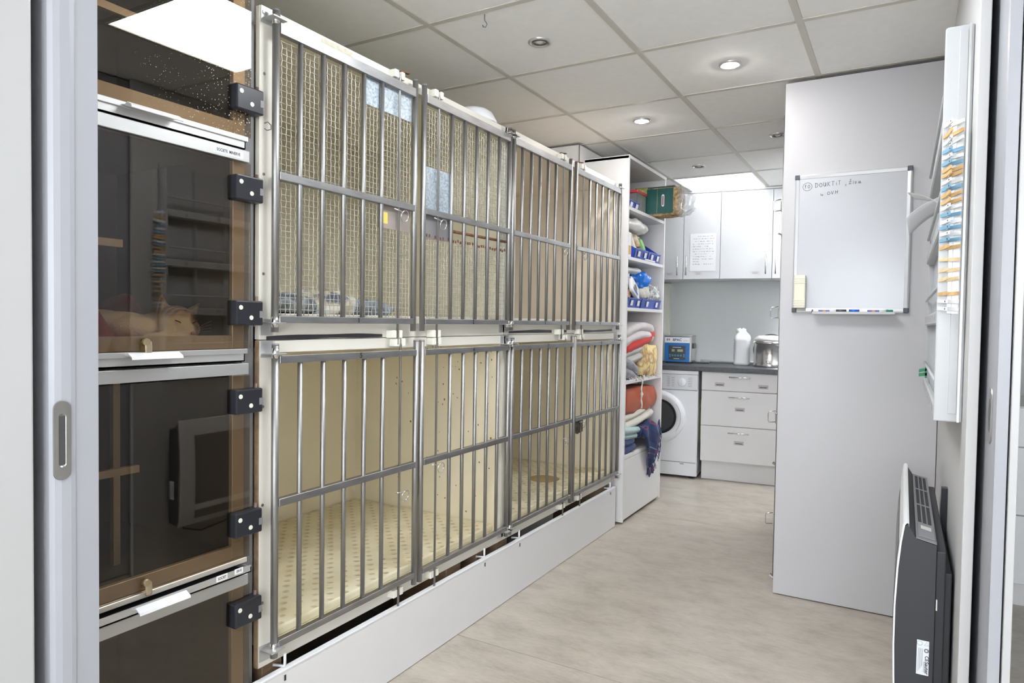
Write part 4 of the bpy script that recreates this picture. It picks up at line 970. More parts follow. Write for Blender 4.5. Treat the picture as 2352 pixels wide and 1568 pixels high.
# fifth shelf
OR_ = fabric('rust_orange_towel', (0.42, 0.088, 0.035), var=0.08); CRM = fabric('cream_towel', (0.60, 0.57, 0.50)); LB = fabric('pale_aqua_towel', (0.42, 0.56, 0.58)); NB = fabric('navy_towel', (0.035, 0.055, 0.15))
fold_stack('navy_towel', NB, -1.458, 3.895, 4.16, 0.414, 0.495, 2, 'navy towel at the bottom left of the lowest shelf', seed=70, cat_='towel')
fold_stack('aqua_towel', LB, -1.450, 3.895, 4.215, 0.492, 0.570, 2, 'pale aqua towel lying on the navy towel', seed=72, cat_='towel', lean=-0.10)
fold_stack('cream_towel', CRM, -1.462, 3.90, 4.525, 0.570, 0.665, 2, 'cream towel folded under the orange one', seed=74, cat_='towel', lean=0.07)
to = fold_stack('orange_towel', OR_, -1.455, 3.90, 4.555, 0.655, 0.800, 1, 'rust orange folded towel on top of the lowest pile', seed=76, cat_='towel', lean=-0.02, amp=0.012)
PL = plaid('blue_plaid')
t = thing('plaid_throw', (-1.46, 4.40, 0.27), 'blue plaid fringed throw hanging over the lowest shelf edge', 'blanket')
def drape(u, v):
    # u: from the back of the shelf, over the edge and down; v: across
    L = u*0.66
    wid = 0.40-0.26*max(0, (u-0.45)/0.55)**1.4
    yc = 4.375-0.02*max(0, u-0.5)
    y = yc+(v-0.5)*wid
    if L < 0.30:
        x = -1.74+L*1.0; z = 0.415+0.155*min(1, 0.55+0.45*math.sin(v*math.pi))+0.012*math.sin(v*14)
        if L > 0.22: z -= (L-0.22)**2*2.2
        x = min(x, -1.432)
    else:
        q = L-0.30; x = -1.440+0.018*math.sin(q*9)+0.014*math.sin(v*11+q*6); z = 0.555-q*0.78+0.012*math.sin(v*14)-0.06*(v*(1-v))*0
    return (x+0.006*noise.noise(Vector((u*9, v*9, 0))), y, z)
o = MB().grid(drape, 40, 26).build('cloth', PL, t)
so = o.modifiers.new('thick', 'SOLIDIFY'); so.thickness = 0.006
fr = MB(); rnd = random.Random(17)
for k in range(26):
    v = k/25; p = Vector(drape(1.0, v)); q = Vector(drape(0.55+0.4*rnd.random(), 1.0)) if k % 2 else p
    for s in (p, q):
        fr.tube([s, s+Vector((0.006, rnd.uniform(-.006, .01), -0.020)), s+Vector((0.004, rnd.uniform(-.01, .014), -0.045-rnd.random()*0.02))], 0.0022, 5)
stuff(fr.build('fringe', PL, t))

# ================================================================== KITCHEN AT THE BACK
KA = R_(6.0)
KM = Matrix.Translation((-1.364, 5.34, 0)) @ Matrix.Rotation(KA, 4, 'Z')
def KW(u, v, z): return KM @ Vector((u, v, z))
def KB(name, mat, parent, *a, bev=0): return MB().box(*a).build(name, mat, parent, bev, xf=KM)
struct(KB('wall_back', WALLB, None, -1.3, 1.75, 0.63, 0.73, 0, CEIL+0.03))
wn = struct(KB('window_1', pm('pvc_cream', (0.72, 0.74, 0.62), 0.4), None, -0.62, -0.372, 0.56, 0.632, 0.895, 1.575, bev=0.003))
KB('pane', pm('frosted_pane', (0.75, 0.80, 0.80), 0.25), wn, -0.60, -0.405, 0.557, 0.562, 0.92, 1.55)
# upper cupboards
UZ0, UZ1 = 1.590, 2.292
seams = (-0.50, -0.205, 0.0875, 0.481, 0.78)
hs_ = (1, 0, 1, 0); nm = ('left end wall cupboard beside the hay pack', 'wall cupboard with the handwritten sheet on its door', 'wide blank wall cupboard at the right', 'wall cupboard half hidden by the tall white panel')
for i in range(4):
    a, b = seams[i], seams[i+1]
    t = thing('wall_cupboard', KW((a+b)/2, 0.45, UZ0), 'white gloss '+nm[i], 'cupboard', 'white wall cupboards')
    KB('carcass', MELAM, t, a+0.0008, b-0.0008, 0.272, 0.628, UZ0+0.004, UZ1)
    d = KB('door', CUPB, t, a+0.0018, b-0.0018, 0.250, 0.270, UZ0, UZ1-0.006, bev=0.0015)
    hu = (b-0.045) if hs_[i] else (a+0.028)
    m = MB(); m.cyl((hu, 0.222, 1.622), (hu, 0.222, 1.776), 0.0052, n=10); m.cyl((hu, 0.222, 1.645), (hu, 0.251, 1.645), 0.0038, n=8); m.cyl((hu, 0.222, 1.753), (hu, 0.251, 1.753), 0.0038, n=8)
    m.build('bar_handle', CHROME, d, xf=KM)
    lu = (-0.318, -0.084, 0.357, 0.62)[i]
    lb = KB('label_strip', pm('label_pale', (0.66, 0.62, 0.64), 0.6), d, lu-0.037, lu+0.037, 0.2492, 0.2502, 1.620, 1.649)
    m = MB()
    for r_ in range(2): m.box(lu-0.022+0.004*r_, lu+0.022-0.003*r_, 0.2486, 0.2492, 1.638-r_*0.009, 1.6405-r_*0.009)
    m.build('label_print', GREYT, lb, xf=KM)
t = tag(KB('cornice', HEATW, None, -0.50, 0.80, 0.255, 0.63, UZ1+0.001, CEIL-0.004), 'pale filler strip between the wall cupboards and the ceiling', 'trim')
# handwritten sheet taped on the second cupboard
t = thing('handwritten_sheet', KW(-0.05, 0.245, 1.655), 'white sheet with rows of handwriting taped to a wall cupboard', 'sheet')
m = MB(); m.grid(lambda u, v: (-0.150+u*0.205, 0.2475-0.006*max(0, 0.15-v)*(0.5+u)-0.010*max(0, u-0.8)*max(0, 0.3-v)*6, 1.655+v*0.305), 10, 12)
m.build('sheet', PAPER, t, xf=KM)
m = MB(); rnd = random.Random(2)
for r_ in range(12):
    z = 1.935-r_*0.0205; u = -0.128
    while u < 0.030:
        w = rnd.uniform(0.006, 0.018)
        if rnd.random() < 0.82: m.box(u, u+w, 0.2461, 0.2466, z+rnd.uniform(-.002, .002), z+0.0032+rnd.uniform(0, .002))
        u += w+rnd.uniform(0.003, 0.010)
stuff(m.build('handwriting', pm('pencil_grey', (0.42, 0.43, 0.48), 0.8), t, xf=KM))
# worktop
tag(KB('worktop', COUNTER, None, -0.66, 1.2, -0.035, 0.628, 0.857, 0.891, bev=0.002), 'dark grey worktop running along the back wall', 'worktop')
# drawer unit
t = thing('drawer_unit', KW(0.29, 0.3, 0), 'white three drawer base unit beside the washing machine', 'drawers')
KB('carcass', MELAM, t, 0.002, 0.598, 0.020, 0.60, 0.150, 0.855)
KB('plinth', MELAM, t, 0.006, 0.598, 0.055, 0.075, 0.002, 0.150, bev=0.001)
for (z0, z1, hz, labs) in ((0.709, 0.850, 0.817, ((0.138, 0.757), (0.456, 0.752))), (0.436, 0.704, 0.663, ((0.291, 0.570),)), (0.158, 0.431, 0.388, ((0.290, 0.311),))):
    d = KB('drawer', MELAM, t, 0.003, 0.597, 0.0, 0.019, z0, z1, bev=0.0015)
    m = MB(); m.cyl((0.209, -0.030, hz), (0.363, -0.030, hz), 0.0048, n=10); m.cyl((0.24, -0.030, hz), (0.24, 0.001, hz), 0.0036, n=8); m.cyl((0.335, -0.030, hz), (0.335, 0.001, hz), 0.0036, n=8)
    m.build('bar_handle', CHROME, d, xf=KM)
    for (lu, lz) in labs:
        lb = KB('label_strip', LABELG, d, lu-0.036, lu+0.036, -0.0009, 0.0, lz-0.015, lz+0.015)
        MB().box(lu-0.026, lu+0.026, -0.0015, -0.0009, lz-0.006, lz-0.001).build('label_print', BLACKT, lb, xf=KM)
# washing machine
t = thing('washing_machine', KW(-0.322, 0.25, 0.01), 'white front loading washing machine under the worktop', 'washing machine')
WU0, WU1 = -0.622, -0.022
KB('body', APPL, t, WU0, WU1, 0.0, 0.56, 0.018, 0.850, bev=0.006)
KB('lid', APPL, t, WU0-0.001, WU1+0.001, -0.022, 0.56, 0.824, 0.854, bev=0.004)
cp = KB('control_panel', APPLG, t, WU0+0.002, WU1-0.002, -0.024, 0.0, 0.702, 0.823, bev=0.004)
MB().lathe([(0.034, -0.024), (0.033, -0.036), (0.029, -0.040), (0.001, -0.040)], (-0.144, 0, 0.762), 28, axis='y').build('dial', APPL, cp, xf=KM)
MB().box(-0.148, -0.140, -0.043, -0.039, 0.736, 0.788).build('dial_grip', APPLG, cp, xf=KM)
m = MB()
for k in range(6):
    for c in (-0.214, -0.250): m.box(c-0.012, c+0.010, -0.0248, -0.0242, 0.796-k*0.0135, 0.7985-k*0.0135)
    m.box(-0.098, -0.068, -0.0248, -0.0242, 0.796-k*0.0135, 0.7985-k*0.0135)
m.build('panel_print', GREYT, cp, xf=KM)
for c in (-0.30, -0.325, -0.35): MB().cyl((c, -0.023, 0.760), (c, -0.029, 0.760), 0.008, n=12).build('push_button', APPL, cp, xf=KM)
df = KB('front_panel', APPL, t, WU0+0.004, WU1-0.004, -0.020, 0.0, 0.128, 0.699, bev=0.006)
DC = (-0.322, 0, 0.482)
ring = MB().lathe([(0.210, -0.018), (0.208, -0.034), (0.198, -0.046), (0.175, -0.050), (0.150, -0.046), (0.140, -0.036), (0.138, -0.02)], DC, 48, axis='y', cap=False).build('door_ring', APPL, t, xf=KM)
MB().lathe([(0.141, -0.030), (0.120, -0.030), (0.115, -0.022), (0.110, -0.012), (0.001, -0.006)], DC, 40, axis='y').build('porthole', DGLASS, ring, xf=KM)
m = MB(); pts = [(DC[0]+0.176*math.cos(a_), -0.0505, DC[2]+0.176*math.sin(a_)) for a_ in [R_(-38+k*4) for k in range(20)]]
m.tube(pts, 0.0012, 5); m.build('grip_line', GREYT, ring, xf=KM)
kp = KB('kick_panel', APPL, t, WU0+0.004, WU1-0.004, -0.018, 0.0, 0.022, 0.125, bev=0.003)
KB('kick_slot', GREYT, kp, -0.15, -0.12, -0.0188, -0.0178, 0.112, 0.118)
for c in (WU0+0.05, WU1-0.05): MB().cyl((c, 0.05, 0.0), (c, 0.05, 0.02), 0.02, n=12).build('foot', BLACKP, t, xf=KM)
tag(KB('folded_box', pm('carton_yellow', (0.55, 0.50, 0.22), 0.7, var=0.3, scale=30), None, -0.016, -0.004, 0.10, 0.35, 0.30, 0.62), 'thin carton slipped between the washing machine and the drawers', 'carton')
# ultrasonic cleaner
ZC = 0.891
t = thing('ultrasonic_cleaner', KW(-0.235, 0.38, ZC), 'blue fronted stainless ultrasonic cleaner on the worktop', 'cleaner')
b0, b1 = -0.355, -0.128
m = MB(); m.box(b0, b1, 0.30, 0.50, ZC+0.012, ZC+0.225); m.build('case', INOX, t, bev=0.003, xf=KM)
KB('rim', INOX, t, b0-0.003, b1+0.004, 0.296, 0.505, ZC+0.225, ZC+0.236, bev=0.002)
fp = KB('front_panel', pm('cleaner_blue', (0.010, 0.155, 0.46), 0.4), t, b0+0.004, b1-0.018, 0.2965, 0.30, ZC+0.014, ZC+0.220)
KB('white_band', PAPER, fp, b0+0.004, b1-0.018, 0.2958, 0.2965, ZC+0.172, ZC+0.218)
text('maker_mark', 'BPAC', 0.030, (-0.248, 0.2954, ZC+0.196), (1, 0, 0), (0, 0, 1), pm('print_navy', (0.02, 0.035, 0.22), 0.5), fp, xf=KM)
for k, c in enumerate((pm('flag_blue', (0.02, 0.04, 0.2), 0.5), PAPER, pm('flag_red', (0.5, 0.03, 0.05), 0.5))):
    KB('flag_stripe', c, fp, -0.333+k*0.0075, -0.3255+k*0.0075, 0.2950, 0.2957, ZC+0.190, ZC+0.207)
for c in (-0.190, -0.175, -0.160): MB().box(c-0.002, c+0.002, 0.2951, 0.2957, ZC+0.186, ZC+0.192+abs(c+0.175)*-0.2+0.004).build('care_mark', GREYT, fp, xf=KM)
cp = KB('control_plate', pm('plate_dark', (0.055, 0.062, 0.075), 0.4), fp, -0.318, -0.178, 0.2955, 0.2965, ZC+0.030, ZC+0.148)
LCD = pm('lcd', (0.36, 0.42, 0.22), 0.4)
KB('display', LCD, cp, -0.292, -0.268, 0.2948, 0.2955, ZC+0.098, ZC+0.118); KB('display', LCD, cp, -0.245, -0.200, 0.2948, 0.2955, ZC+0.098, ZC+0.118)
TEAL = pm('button_teal', (0.06, 0.30, 0.36), 0.4)
for c in (-0.284, -0.262, -0.239, -0.216): MB().cyl((c, 0.2955, ZC+0.066), (c, 0.294, ZC+0.066), 0.0085, n=14).build('round_button', TEAL, cp, xf=KM)
for c in (-0.306, -0.190):
    for z in (0.058, 0.072): MB().cbox((c, 0.2948, ZC+z), 0.013, 0.0015, 0.010).build('square_button', pm('button_blue', (0.10, 0.25, 0.52), 0.4), cp, xf=KM)
m = MB(); m.box(-0.285, -0.215, 0.2949, 0.2955, ZC+0.132, ZC+0.136); m.box(-0.275, -0.228, 0.2949, 0.2955, ZC+0.037, ZC+0.041); m.build('plate_print', PAPER, cp, xf=KM)
KB('side_handle', BLACKP, t, b1, b1+0.010, 0.34, 0.45, ZC+0.125, ZC+0.170, bev=0.003)
KB('base', BLACKP, t, b0+0.01, b1-0.01, 0.31, 0.49, ZC, ZC+0.013)
# small scale, conduit, jerrycan, pot
t = thing('pocket_scale', KW(-0.06, 0.45, ZC), 'flat dark kitchen scale lying on the worktop', 'scale')
KB('base', BLACKP, t, -0.13, 0.0, 0.38, 0.50, ZC, ZC+0.012, bev=0.003)
KB('plate', INOX, t, -0.105, -0.02, 0.40, 0.48, ZC+0.012, ZC+0.015, bev=0.001)
m = MB(); m.cyl((-0.10, 0.612, ZC+0.014), (0.9, 0.612, ZC+0.014), 0.011, n=12); tag(m.build('conduit', HEATW, xf=KM), 'white pipe lying along the foot of the back wall', 'pipe')
t = thing('jerrycan', KW(0.262, 0.40, ZC), 'white plastic jerrycan standing on the worktop', 'jerrycan')
def can(u, v):
    prof = [(0.0, 0.055), (0.006, 0.062), (0.020, 0.064), (0.028, 0.060), (0.06, 0.061), (0.19, 0.061), (0.20, 0.064), (0.225, 0.064), (0.245, 0.058), (0.275, 0.030), (0.296, 0.012), (0.300, 0.004)]
    return prof
m = MB(); n = 28; base = 0
for (h, r) in can(0, 0):
    for k in range(n):
        tt = 2*math.pi*k/n; c_, s_ = math.cos(tt), math.sin(tt); e = 0.42 if h < 0.23 else 0.6
        m.v.append(Vector((0.262+r*math.copysign(abs(c_)**e, c_), 0.40+r*1.15*math.copysign(abs(s_)**e, s_), ZC+h)))
for i in range(len(can(0, 0))-1):
    for k in range(n):
        l = (k+1) % n; m.f.append([i*n+k, i*n+l, (i+1)*n+l, (i+1)*n+k]); m.sm.append(True)
m.f.append(list(range(n))[::-1]); m.sm.append(False); m.f.append([(len(can(0, 0))-1)*n+k for k in range(n)]); m.sm.append(False)
m.build('body', pm('hdpe_white', (0.82, 0.82, 0.84), 0.35, var=0.01), t, xf=KM)
MB().cyl((0.235, 0.40, ZC+0.262), (0.228, 0.40, ZC+0.300), 0.019, n=16).build('cap', HEATW, t, xf=KM)
MB().tube([(0.285, 0.40, ZC+0.262), (0.280, 0.40, ZC+0.290), (0.262, 0.40, ZC+0.298)], 0.010, 8).build('handle', HEATW, t, xf=KM)
m = MB(); rnd = random.Random(4)
for k in range(9): m.box(0.1985, 0.2005, 0.355+rnd.random()*0.01, 0.40+rnd.random()*0.04, ZC+0.05+k*0.015, ZC+0.058+k*0.015)
m.build('side_print', GREYT, t, xf=KM)
t = thing('stock_pot', KW(0.50, 0.32, ZC), 'round stainless pot with a white cover beside the jerrycan', 'pot')
PC_ = (0.485, 0.30, ZC)
MB().lathe([(0.128, 0.0), (0.130, 0.004), (0.130, 0.028), (0.126, 0.032), (0.124, 0.180), (0.130, 0.184), (0.130, 0.194), (0.126, 0.198), (0.124, 0.205)], PC_, 48).build('drum', INOX, t, xf=KM)
MB().lathe([(0.124, 0.206), (0.116, 0.232), (0.090, 0.246), (0.001, 0.250)], PC_, 40).build('cover', pm('pot_cover', (0.80, 0.82, 0.80), 0.3), t, xf=KM)
m = MB(); m.tube([(PC_[0]+0.134*math.cos(a_), PC_[1]+0.10+0.02*math.sin(a_*2), ZC+0.125+0.130*math.sin(a_)) for a_ in [R_(20+k*9) for k in range(24)]], 0.005, 8); m.build('carry_handle', BLACKP, t, xf=KM)
MB().tube([(0.462, 0.168, ZC+0.050), (0.468, 0.150, ZC+0.052), (0.490, 0.148, ZC+0.052), (0.496, 0.168, ZC+0.050)], 0.004, 8).build('clip', CHROME, t, xf=KM)

# ================================================================== CAGE BANK WITH WHITEBOARD (right)
PY = 3.25
t = thing('cage_bank', (-0.18, 3.9, 0), 'tall white cage bank seen from its plain side, whiteboard on it', 'cage bank')
B('side_panel', PANELW, t, -0.486, 0.126, PY, PY+0.022, 0.004, 2.296, bev=0.0015)
B('carcass', PANELW, t, -0.470, 0.124, PY+0.022, 4.72, 0.004, 2.296)
INX = pm('bank_steel', (0.36, 0.34, 0.32), 0.4, 0.7)
for (z0, z1) in ((1.63, 2.16), (1.12, 1.60), (0.58, 1.09), (0.06, 0.55)):
    for (ya, yb) in ((3.276, 3.98), (3.99, 4.70)):
        d = B('bank_door', INX, t, -0.484, -0.471, ya, yb, z0, z1, bev=0.002)
        if ya > 3.5: continue
        zl = {1.63: 1.765, 1.12: 1.277, 0.58: 0.797, 0.06: 0.325}[z0]
        l = MB().box(-0.502, -0.484, ya+0.02, ya+0.05, zl-0.028, zl+0.024).build('latch', CHROME, d, bev=0.004)
        MB().tube([(-0.502, ya+0.03, zl+0.030), (-0.530, ya+0.026, zl+0.026), (-0.534, ya+0.025, zl+0.018), (-0.534, ya+0.025, zl-0.016), (-0.530, ya+0.026, zl-0.024), (-0.500, ya+0.03, zl-0.020)], 0.0022, 8).build('latch_bail', CHROME, l)
        MB().obox((-0.486, ya+0.005, z0-0.006), (-0.024, 0.01, 0.012), (0, 0.02, 0), (0.004, 0, 0.006)).build('latch_hook', CHROME, d)
m = MB(); m.cyl((-0.493, PY+0.045, 0.05), (-0.493, PY+0.045, 2.17), 0.0035, n=8); m.build('hinge_rod', STEEL, t)

# whiteboard
t = thing('whiteboard', (-0.21, PY-0.01, 1.28), 'whiteboard with a short handwritten note on the tall white panel', 'whiteboard')
X0, X1, Z0, Z1 = -0.434, 0.013, 1.280, 1.881
FR = pm('board_frame', (0.74, 0.75, 0.77), 0.3, 0.6, var=0.02)
bd = B('panel', BOARDW, t, X0+0.012, X1-0.012, PY-0.014, PY-0.0005, Z0+0.012, Z1-0.012)
def edge(pf, ax, a, b): MB().prism(pf, ax, a, b).build('frame_edge', FR, t, bev=0.001, seg=1)
for (z, s) in ((Z0, 1), (Z1, -1)):
    edge([(PY-0.0005, z), (PY-0.018, z), (PY-0.020, z+s*0.006), (PY-0.016, z+s*0.018), (PY-0.0005, z+s*0.018)], 'x', X0+0.018, X1-0.018)
for (x, s) in ((X0, 1), (X1, -1)):
    edge([(x, PY-0.0005), (x, PY-0.018), (x+s*0.006, PY-0.020), (x+s*0.018, PY-0.016), (x+s*0.018, PY-0.0005)], 'z', Z0+0.018, Z1-0.018)
for x in (X0-0.001, X1-0.019):
    for z in (Z0-0.001, Z1-0.020): B('corner_cap', CORNER, t, x, x+0.020, PY-0.0215, PY, z, z+0.021, bev=0.003)
MB().prism([(PY-0.0005, Z0-0.006), (PY-0.075, Z0-0.008), (PY-0.078, Z0+0.002), (PY-0.075, Z0+0.002), (PY-0.072, Z0-0.004), (PY-0.018, Z0-0.001), (PY-0.018, Z0)], 'x', -0.345, -0.035).build('pen_tray', FR, t)
# handwriting
H = {}
H['D'] = [[(0, 0), (0.02, 1)], [(-0.12, 0.92), (0.4, 0.95), (0.72, 0.55), (0.5, 0.1), (0, 0)]]
H['O'] = [[(0.35+0.35*math.cos(a_*0.4+1.6), 0.45+0.42*math.sin(a_*0.4+1.6)) for a_ in range(17)]]
H['U'] = [[(0.02, 0.95), (0.05, 0.3), (0.25, 0.03), (0.5, 0.2), (0.6, 0.9)], [(0.6, 0.9), (0.62, 0.1), (0.7, 0.02)]]
H['K'] = [[(0.05, 0.95), (0.05, 0)], [(0.6, 0.95), (0.08, 0.5), (0.65, 0.0)]]
H['T'] = [[(-0.05, 0.92), (0.65, 0.97)], [(0.3, 0.95), (0.28, 0)]]
H['i'] = [[(0.15, 0.6), (0.15, 0.0)], [(0.15, 0.85), (0.18, 0.9)]]
H[','] = [[(0.2, 0.1), (0.3, 0.0), (0.1, -0.28)], [(0.05, 0.12), (0.2, 0.15)]]
H['L'] = [[(0.5, 1.25), (0.25, 1.3), (0.3, 0.8), (0.15, 0.15), (-0.05, 0.1), (0.1, 0.0), (0.5, 0.12)], [(0.0, 0.65), (0.6, 0.75)]]
H['r'] = [[(0.05, 0.5), (0.2, 0.6), (0.15, 0.1), (0.25, 0.0), (0.4, 0.45), (0.5, 0.5)]]
H['a'] = [[(0.5, 0.5), (0.2, 0.55), (0.05, 0.2), (0.2, 0.0), (0.45, 0.4), (0.5, 0.5), (0.5, 0.05), (0.75, 0.05)]]
H['V'] = [[(0, 0.95), (0.25, 0.0), (0.6, 0.98)]]
H['H'] = [[(0.05, 0.95), (0.0, 0.0)], [(0.55, 1.0), (0.5, 0.0)], [(0.0, 0.5), (0.6, 0.55)]]
H['1'] = [[(0.0, 0.6), (0.28, 1.0), (0.2, 0.0)]]
H['0'] = H['O']
H['>'] = [[(0.05, 0.9), (0.0, 0.3), (0.6, 0.3)], [(0.4, 0.55), (0.65, 0.3), (0.4, 0.05)]]
def hand(m, s, x, z, h, w, pitch, drift=0.0):
    for c in s:
        if c != ' ': strokes(m, [[(x+p[0]*w, z+p[1]*h) for p in L] for L in H[c]], (0, PY-0.0145, 0), (1, 0, 0), (0, 0, 1), 0.0018)
        x += pitch*(0.55 if c in 'i,' else 1.0); z += drift
m = MB()
hand(m, 'DOUKTiT', -0.352, 1.823, 0.019, 0.0145, 0.0162, 0.0007)
hand(m, ',', -0.236, 1.824, 0.016, 0.016, 0.02)
hand(m, 'Lira', -0.220, 1.827, 0.0155, 0.016, 0.0135)
hand(m, '>', -0.330, 1.785, 0.011, 0.014, 0.02)
hand(m, 'OVH', -0.304, 1.788, 0.014, 0.0145, 0.016, 0.0012)
hand(m, '10', -0.394, 1.822, 0.016, 0.011, 0.012)
strokes(m, [[(-0.384+0.0185*math.cos(k*0.35+1), 1.829+0.0175*math.sin(k*0.35+1)) for k in range(20)]], (0, PY-0.0145, 0), (1, 0, 0), (0, 0, 1), 0.0016)
stuff(m.build('handwriting', pm('marker_grey', (0.13, 0.135, 0.15), 0.7), bd, recalc=False))
# eraser
t = thing('board_eraser', (-0.400, PY-0.03, 1.297), 'cream ribbed eraser stuck on the lower left of the whiteboard', 'eraser')
B('body', ERASER, t, -0.424, -0.378, PY-0.050, PY-0.021, 1.298, 1.442, bev=0.004)
for z in (1.313, 1.322, 1.331, 1.409, 1.418, 1.427): B('rib', ERASER, t, -0.4245, -0.3775, PY-0.0525, PY-0.049, z-0.0025, z+0.0025, bev=0.001)
# markers in the tray
def marker(x0, x1, capc, label, cap_left):
    t = thing('board_marker', ((x0+x1)/2, PY-0.045, 1.281), label, 'marker', 'markers on the whiteboard tray')
    y, z = PY-0.047, 1.2855
    cl = 0.040
    a, b = (x0+cl, x1) if cap_left else (x0, x1-cl)
    MB().cyl((a, y, z), (b, y, z), 0.0068, n=14).build('barrel', PAPER, t)
    c0, c1 = (x0, x0+cl) if cap_left else (x1-cl, x1)
    MB().cyl((c0, y, z), (c1, y, z), 0.0075, 0.0072, n=14).build('cap', capc, t)
    e = b if cap_left else a
    MB().cyl((e-0.003, y, z), (e+0.003, y, z), 0.0071, n=14).build('end_plug', capc, t)
    mid = (a+b)/2
    MB().box(mid-0.022, mid+0.022, y-0.0073, y-0.0066, z-0.003, z+0.004).build('print', pm('print_violet', (0.12, 0.10, 0.45), 0.5, var=0.4, scale=60), t)
    MB().box(mid-0.005, mid+0.007, y-0.0078, y-0.0072, z-0.0028, z+0.0025).build('print_spot', pm('print_spot', (0.6, 0.25, 0.05), 0.5), t)
marker(-0.347, -0.214, pm('cap_black', (0.06, 0.06, 0.065), 0.4), 'white board marker with black cap, at the left of the tray', False)
marker(-0.205, -0.062, pm('cap_blue', (0.01, 0.11, 0.55), 0.4), 'white board marker with blue cap, in the middle of the tray', True)
t = thing('board_marker', (-0.055, PY-0.04, 1.281), 'green capped board marker end poking out at the right of the tray', 'marker', 'markers on the whiteboard tray')
MB().cyl((-0.066, PY-0.058, 1.284), (-0.042, PY-0.060, 1.284), 0.0075, n=14).build('cap', pm('cap_green', (0.01, 0.24, 0.15), 0.4), t)

# ================================================================== RIGHT WALL: RACK, PINS, HEATER
RX0, RX1, RY0, RY1, RZ0, RZ1 = 0.068, 0.1275, 1.975, 3.06, 0.99, 1.951
t = thing('document_rack', (0.10, (RY0+RY1)/2, RZ0), 'white wall rack with numbered pigeonholes beside the whiteboard', 'rack')
sp_ = MB().prism([(RX0, RZ0), (RX1, RZ0), (RX1, RZ1), (RX0+0.004, RZ1), (RX0, RZ1-0.004)], 'y', RY0, RY0+0.012).build('side_panel', RACKW, t, bev=0.003)
MB().box(RX0+0.0295, RX1-0.012, RY0-0.0015, RY0+0.001, RZ0+0.02, RZ1-0.012).build('inset', RACKW, sp_, bev=0.001, seg=1)
MB().box(RX1-0.011, RX1-0.006, RY0-0.003, RY0, RZ0, RZ1).build('rear_lip', ALU, sp_)
MB().box(RX0+0.020, RX0+0.030, RY0-0.006, RY0, 1.255, 1.725).build('pin_strip', GLOSSW, sp_, bev=0.001, seg=1)
MB().box(RX0+0.030, RX0+0.044, RY0-0.002, RY0+0.0005, 1.255, 1.725).build('steel_strip', pm('strip_dull', (0.58, 0.57, 0.55), 0.4, 0.4), sp_)
MB().box(RX0+0.008, RX1, RY1-0.012, RY1, RZ0, RZ1).build('side_panel', RACKW, t, bev=0.002)
B('back_panel', RACKW, t, RX1-0.008, RX1, RY0+0.012, RY1-0.012, RZ0, RZ1)
B('brown_edge', RACKB, t, RX1-0.022, RX1-0.008, RY1, RY1+0.006, RZ0+0.02, RZ1-0.25)
cw = 0.1792; num = 1
rows = (1.715, 1.478, 1.246, 1.012)
for ri, z in enumerate(rows):
    st = MB().prism([(RX0+0.004, z-0.018), (RX0, z-0.014), (RX0, z+0.014), (RX0+0.004, z+0.018), (RX0+0.012, z+0.018), (RX0+0.012, z-0.018)], 'y', RY0+0.012, RY1-0.012).build('number_strip', RACKW, t)
    MB().box(RX0+0.006, RX1-0.008, RY0+0.012, RY1-0.012, z-0.020, z-0.014).build('pocket_floor', RACKW, t)
    MB().cyl((RX0+0.003, RY0+0.012, z+0.076), (RX0+0.003, RY1-0.012, z+0.076), 0.0045, n=10).build('front_rail', RACKW, t)
    for c in range(6):
        yy = RY1-0.012-(c+0.5)*cw+0.02
        text('pocket_number', str(ri*6+c+1), 0.022, (RX0-0.0006, yy, z), (0, -1, 0), (0, 0, 1), BLACKT, st)
for c in range(1, 6):
    yy = RY1-0.012-c*cw
    MB().prism([(RX0+0.012, RZ0), (RX1-0.008, RZ0), (RX1-0.008, RZ1-0.01), (RX0+0.030, RZ1-0.01)], 'y', yy-0.003, yy+0.003).build('divider', RACKW, t)
def sheet(c, label):
    """loose sheet through four corner points, gently curved"""
    c = [Vector(p) for p in c]
    def f(u, v):
        p = (c[0]*(1-u)+c[1]*u)*(1-v)+(c[3]*(1-u)+c[2]*u)*v
        return p+Vector((0, 0.012*math.sin(u*math.pi), 0.008*math.sin(u*math.pi)))
    o = tag(MB().grid(f, 10, 4).build('loose_paper', PAPER), label, 'paper'); s_ = o.modifiers.new('th', 'SOLIDIFY'); s_.thickness = 0.0006
sheet([(0.085, 2.46, 1.622), (-0.004, 2.42, 1.560), (0.005, 2.50, 1.512), (0.085, 2.54, 1.585)], 'white paper drooping out of the numbered rack over the whiteboard edge')
sheet([(0.085, 2.44, 1.598), (-0.006, 2.42, 1.636), (0.020, 2.56, 1.634), (0.085, 2.56, 1.606)], 'thin white paper sticking up out of the numbered rack')
# green clip on the rack
t = thing('green_clip', (0.06, 2.75, 1.06), 'small green clip hanging at the lower corner of the rack', 'clip')
GC = pm('clip_green', (0.02, 0.24, 0.10), 0.45)
MB().obox((0.048, 2.72, 1.066), (0.022, 0, 0.006), (0, 0.02, 0), (0, 0, 0.010)).build('jaw', GC, t)
MB().obox((0.048, 2.72, 1.052), (0.024, 0, 0.004), (0, 0.02, 0), (0, 0, 0.010)).build('jaw', GC, t)
MB().obox((0.066, 2.72, 1.048), (0.006, 0, 0), (0, 0.02, 0), (0, 0, 0.036)).build('grip', GC, t)

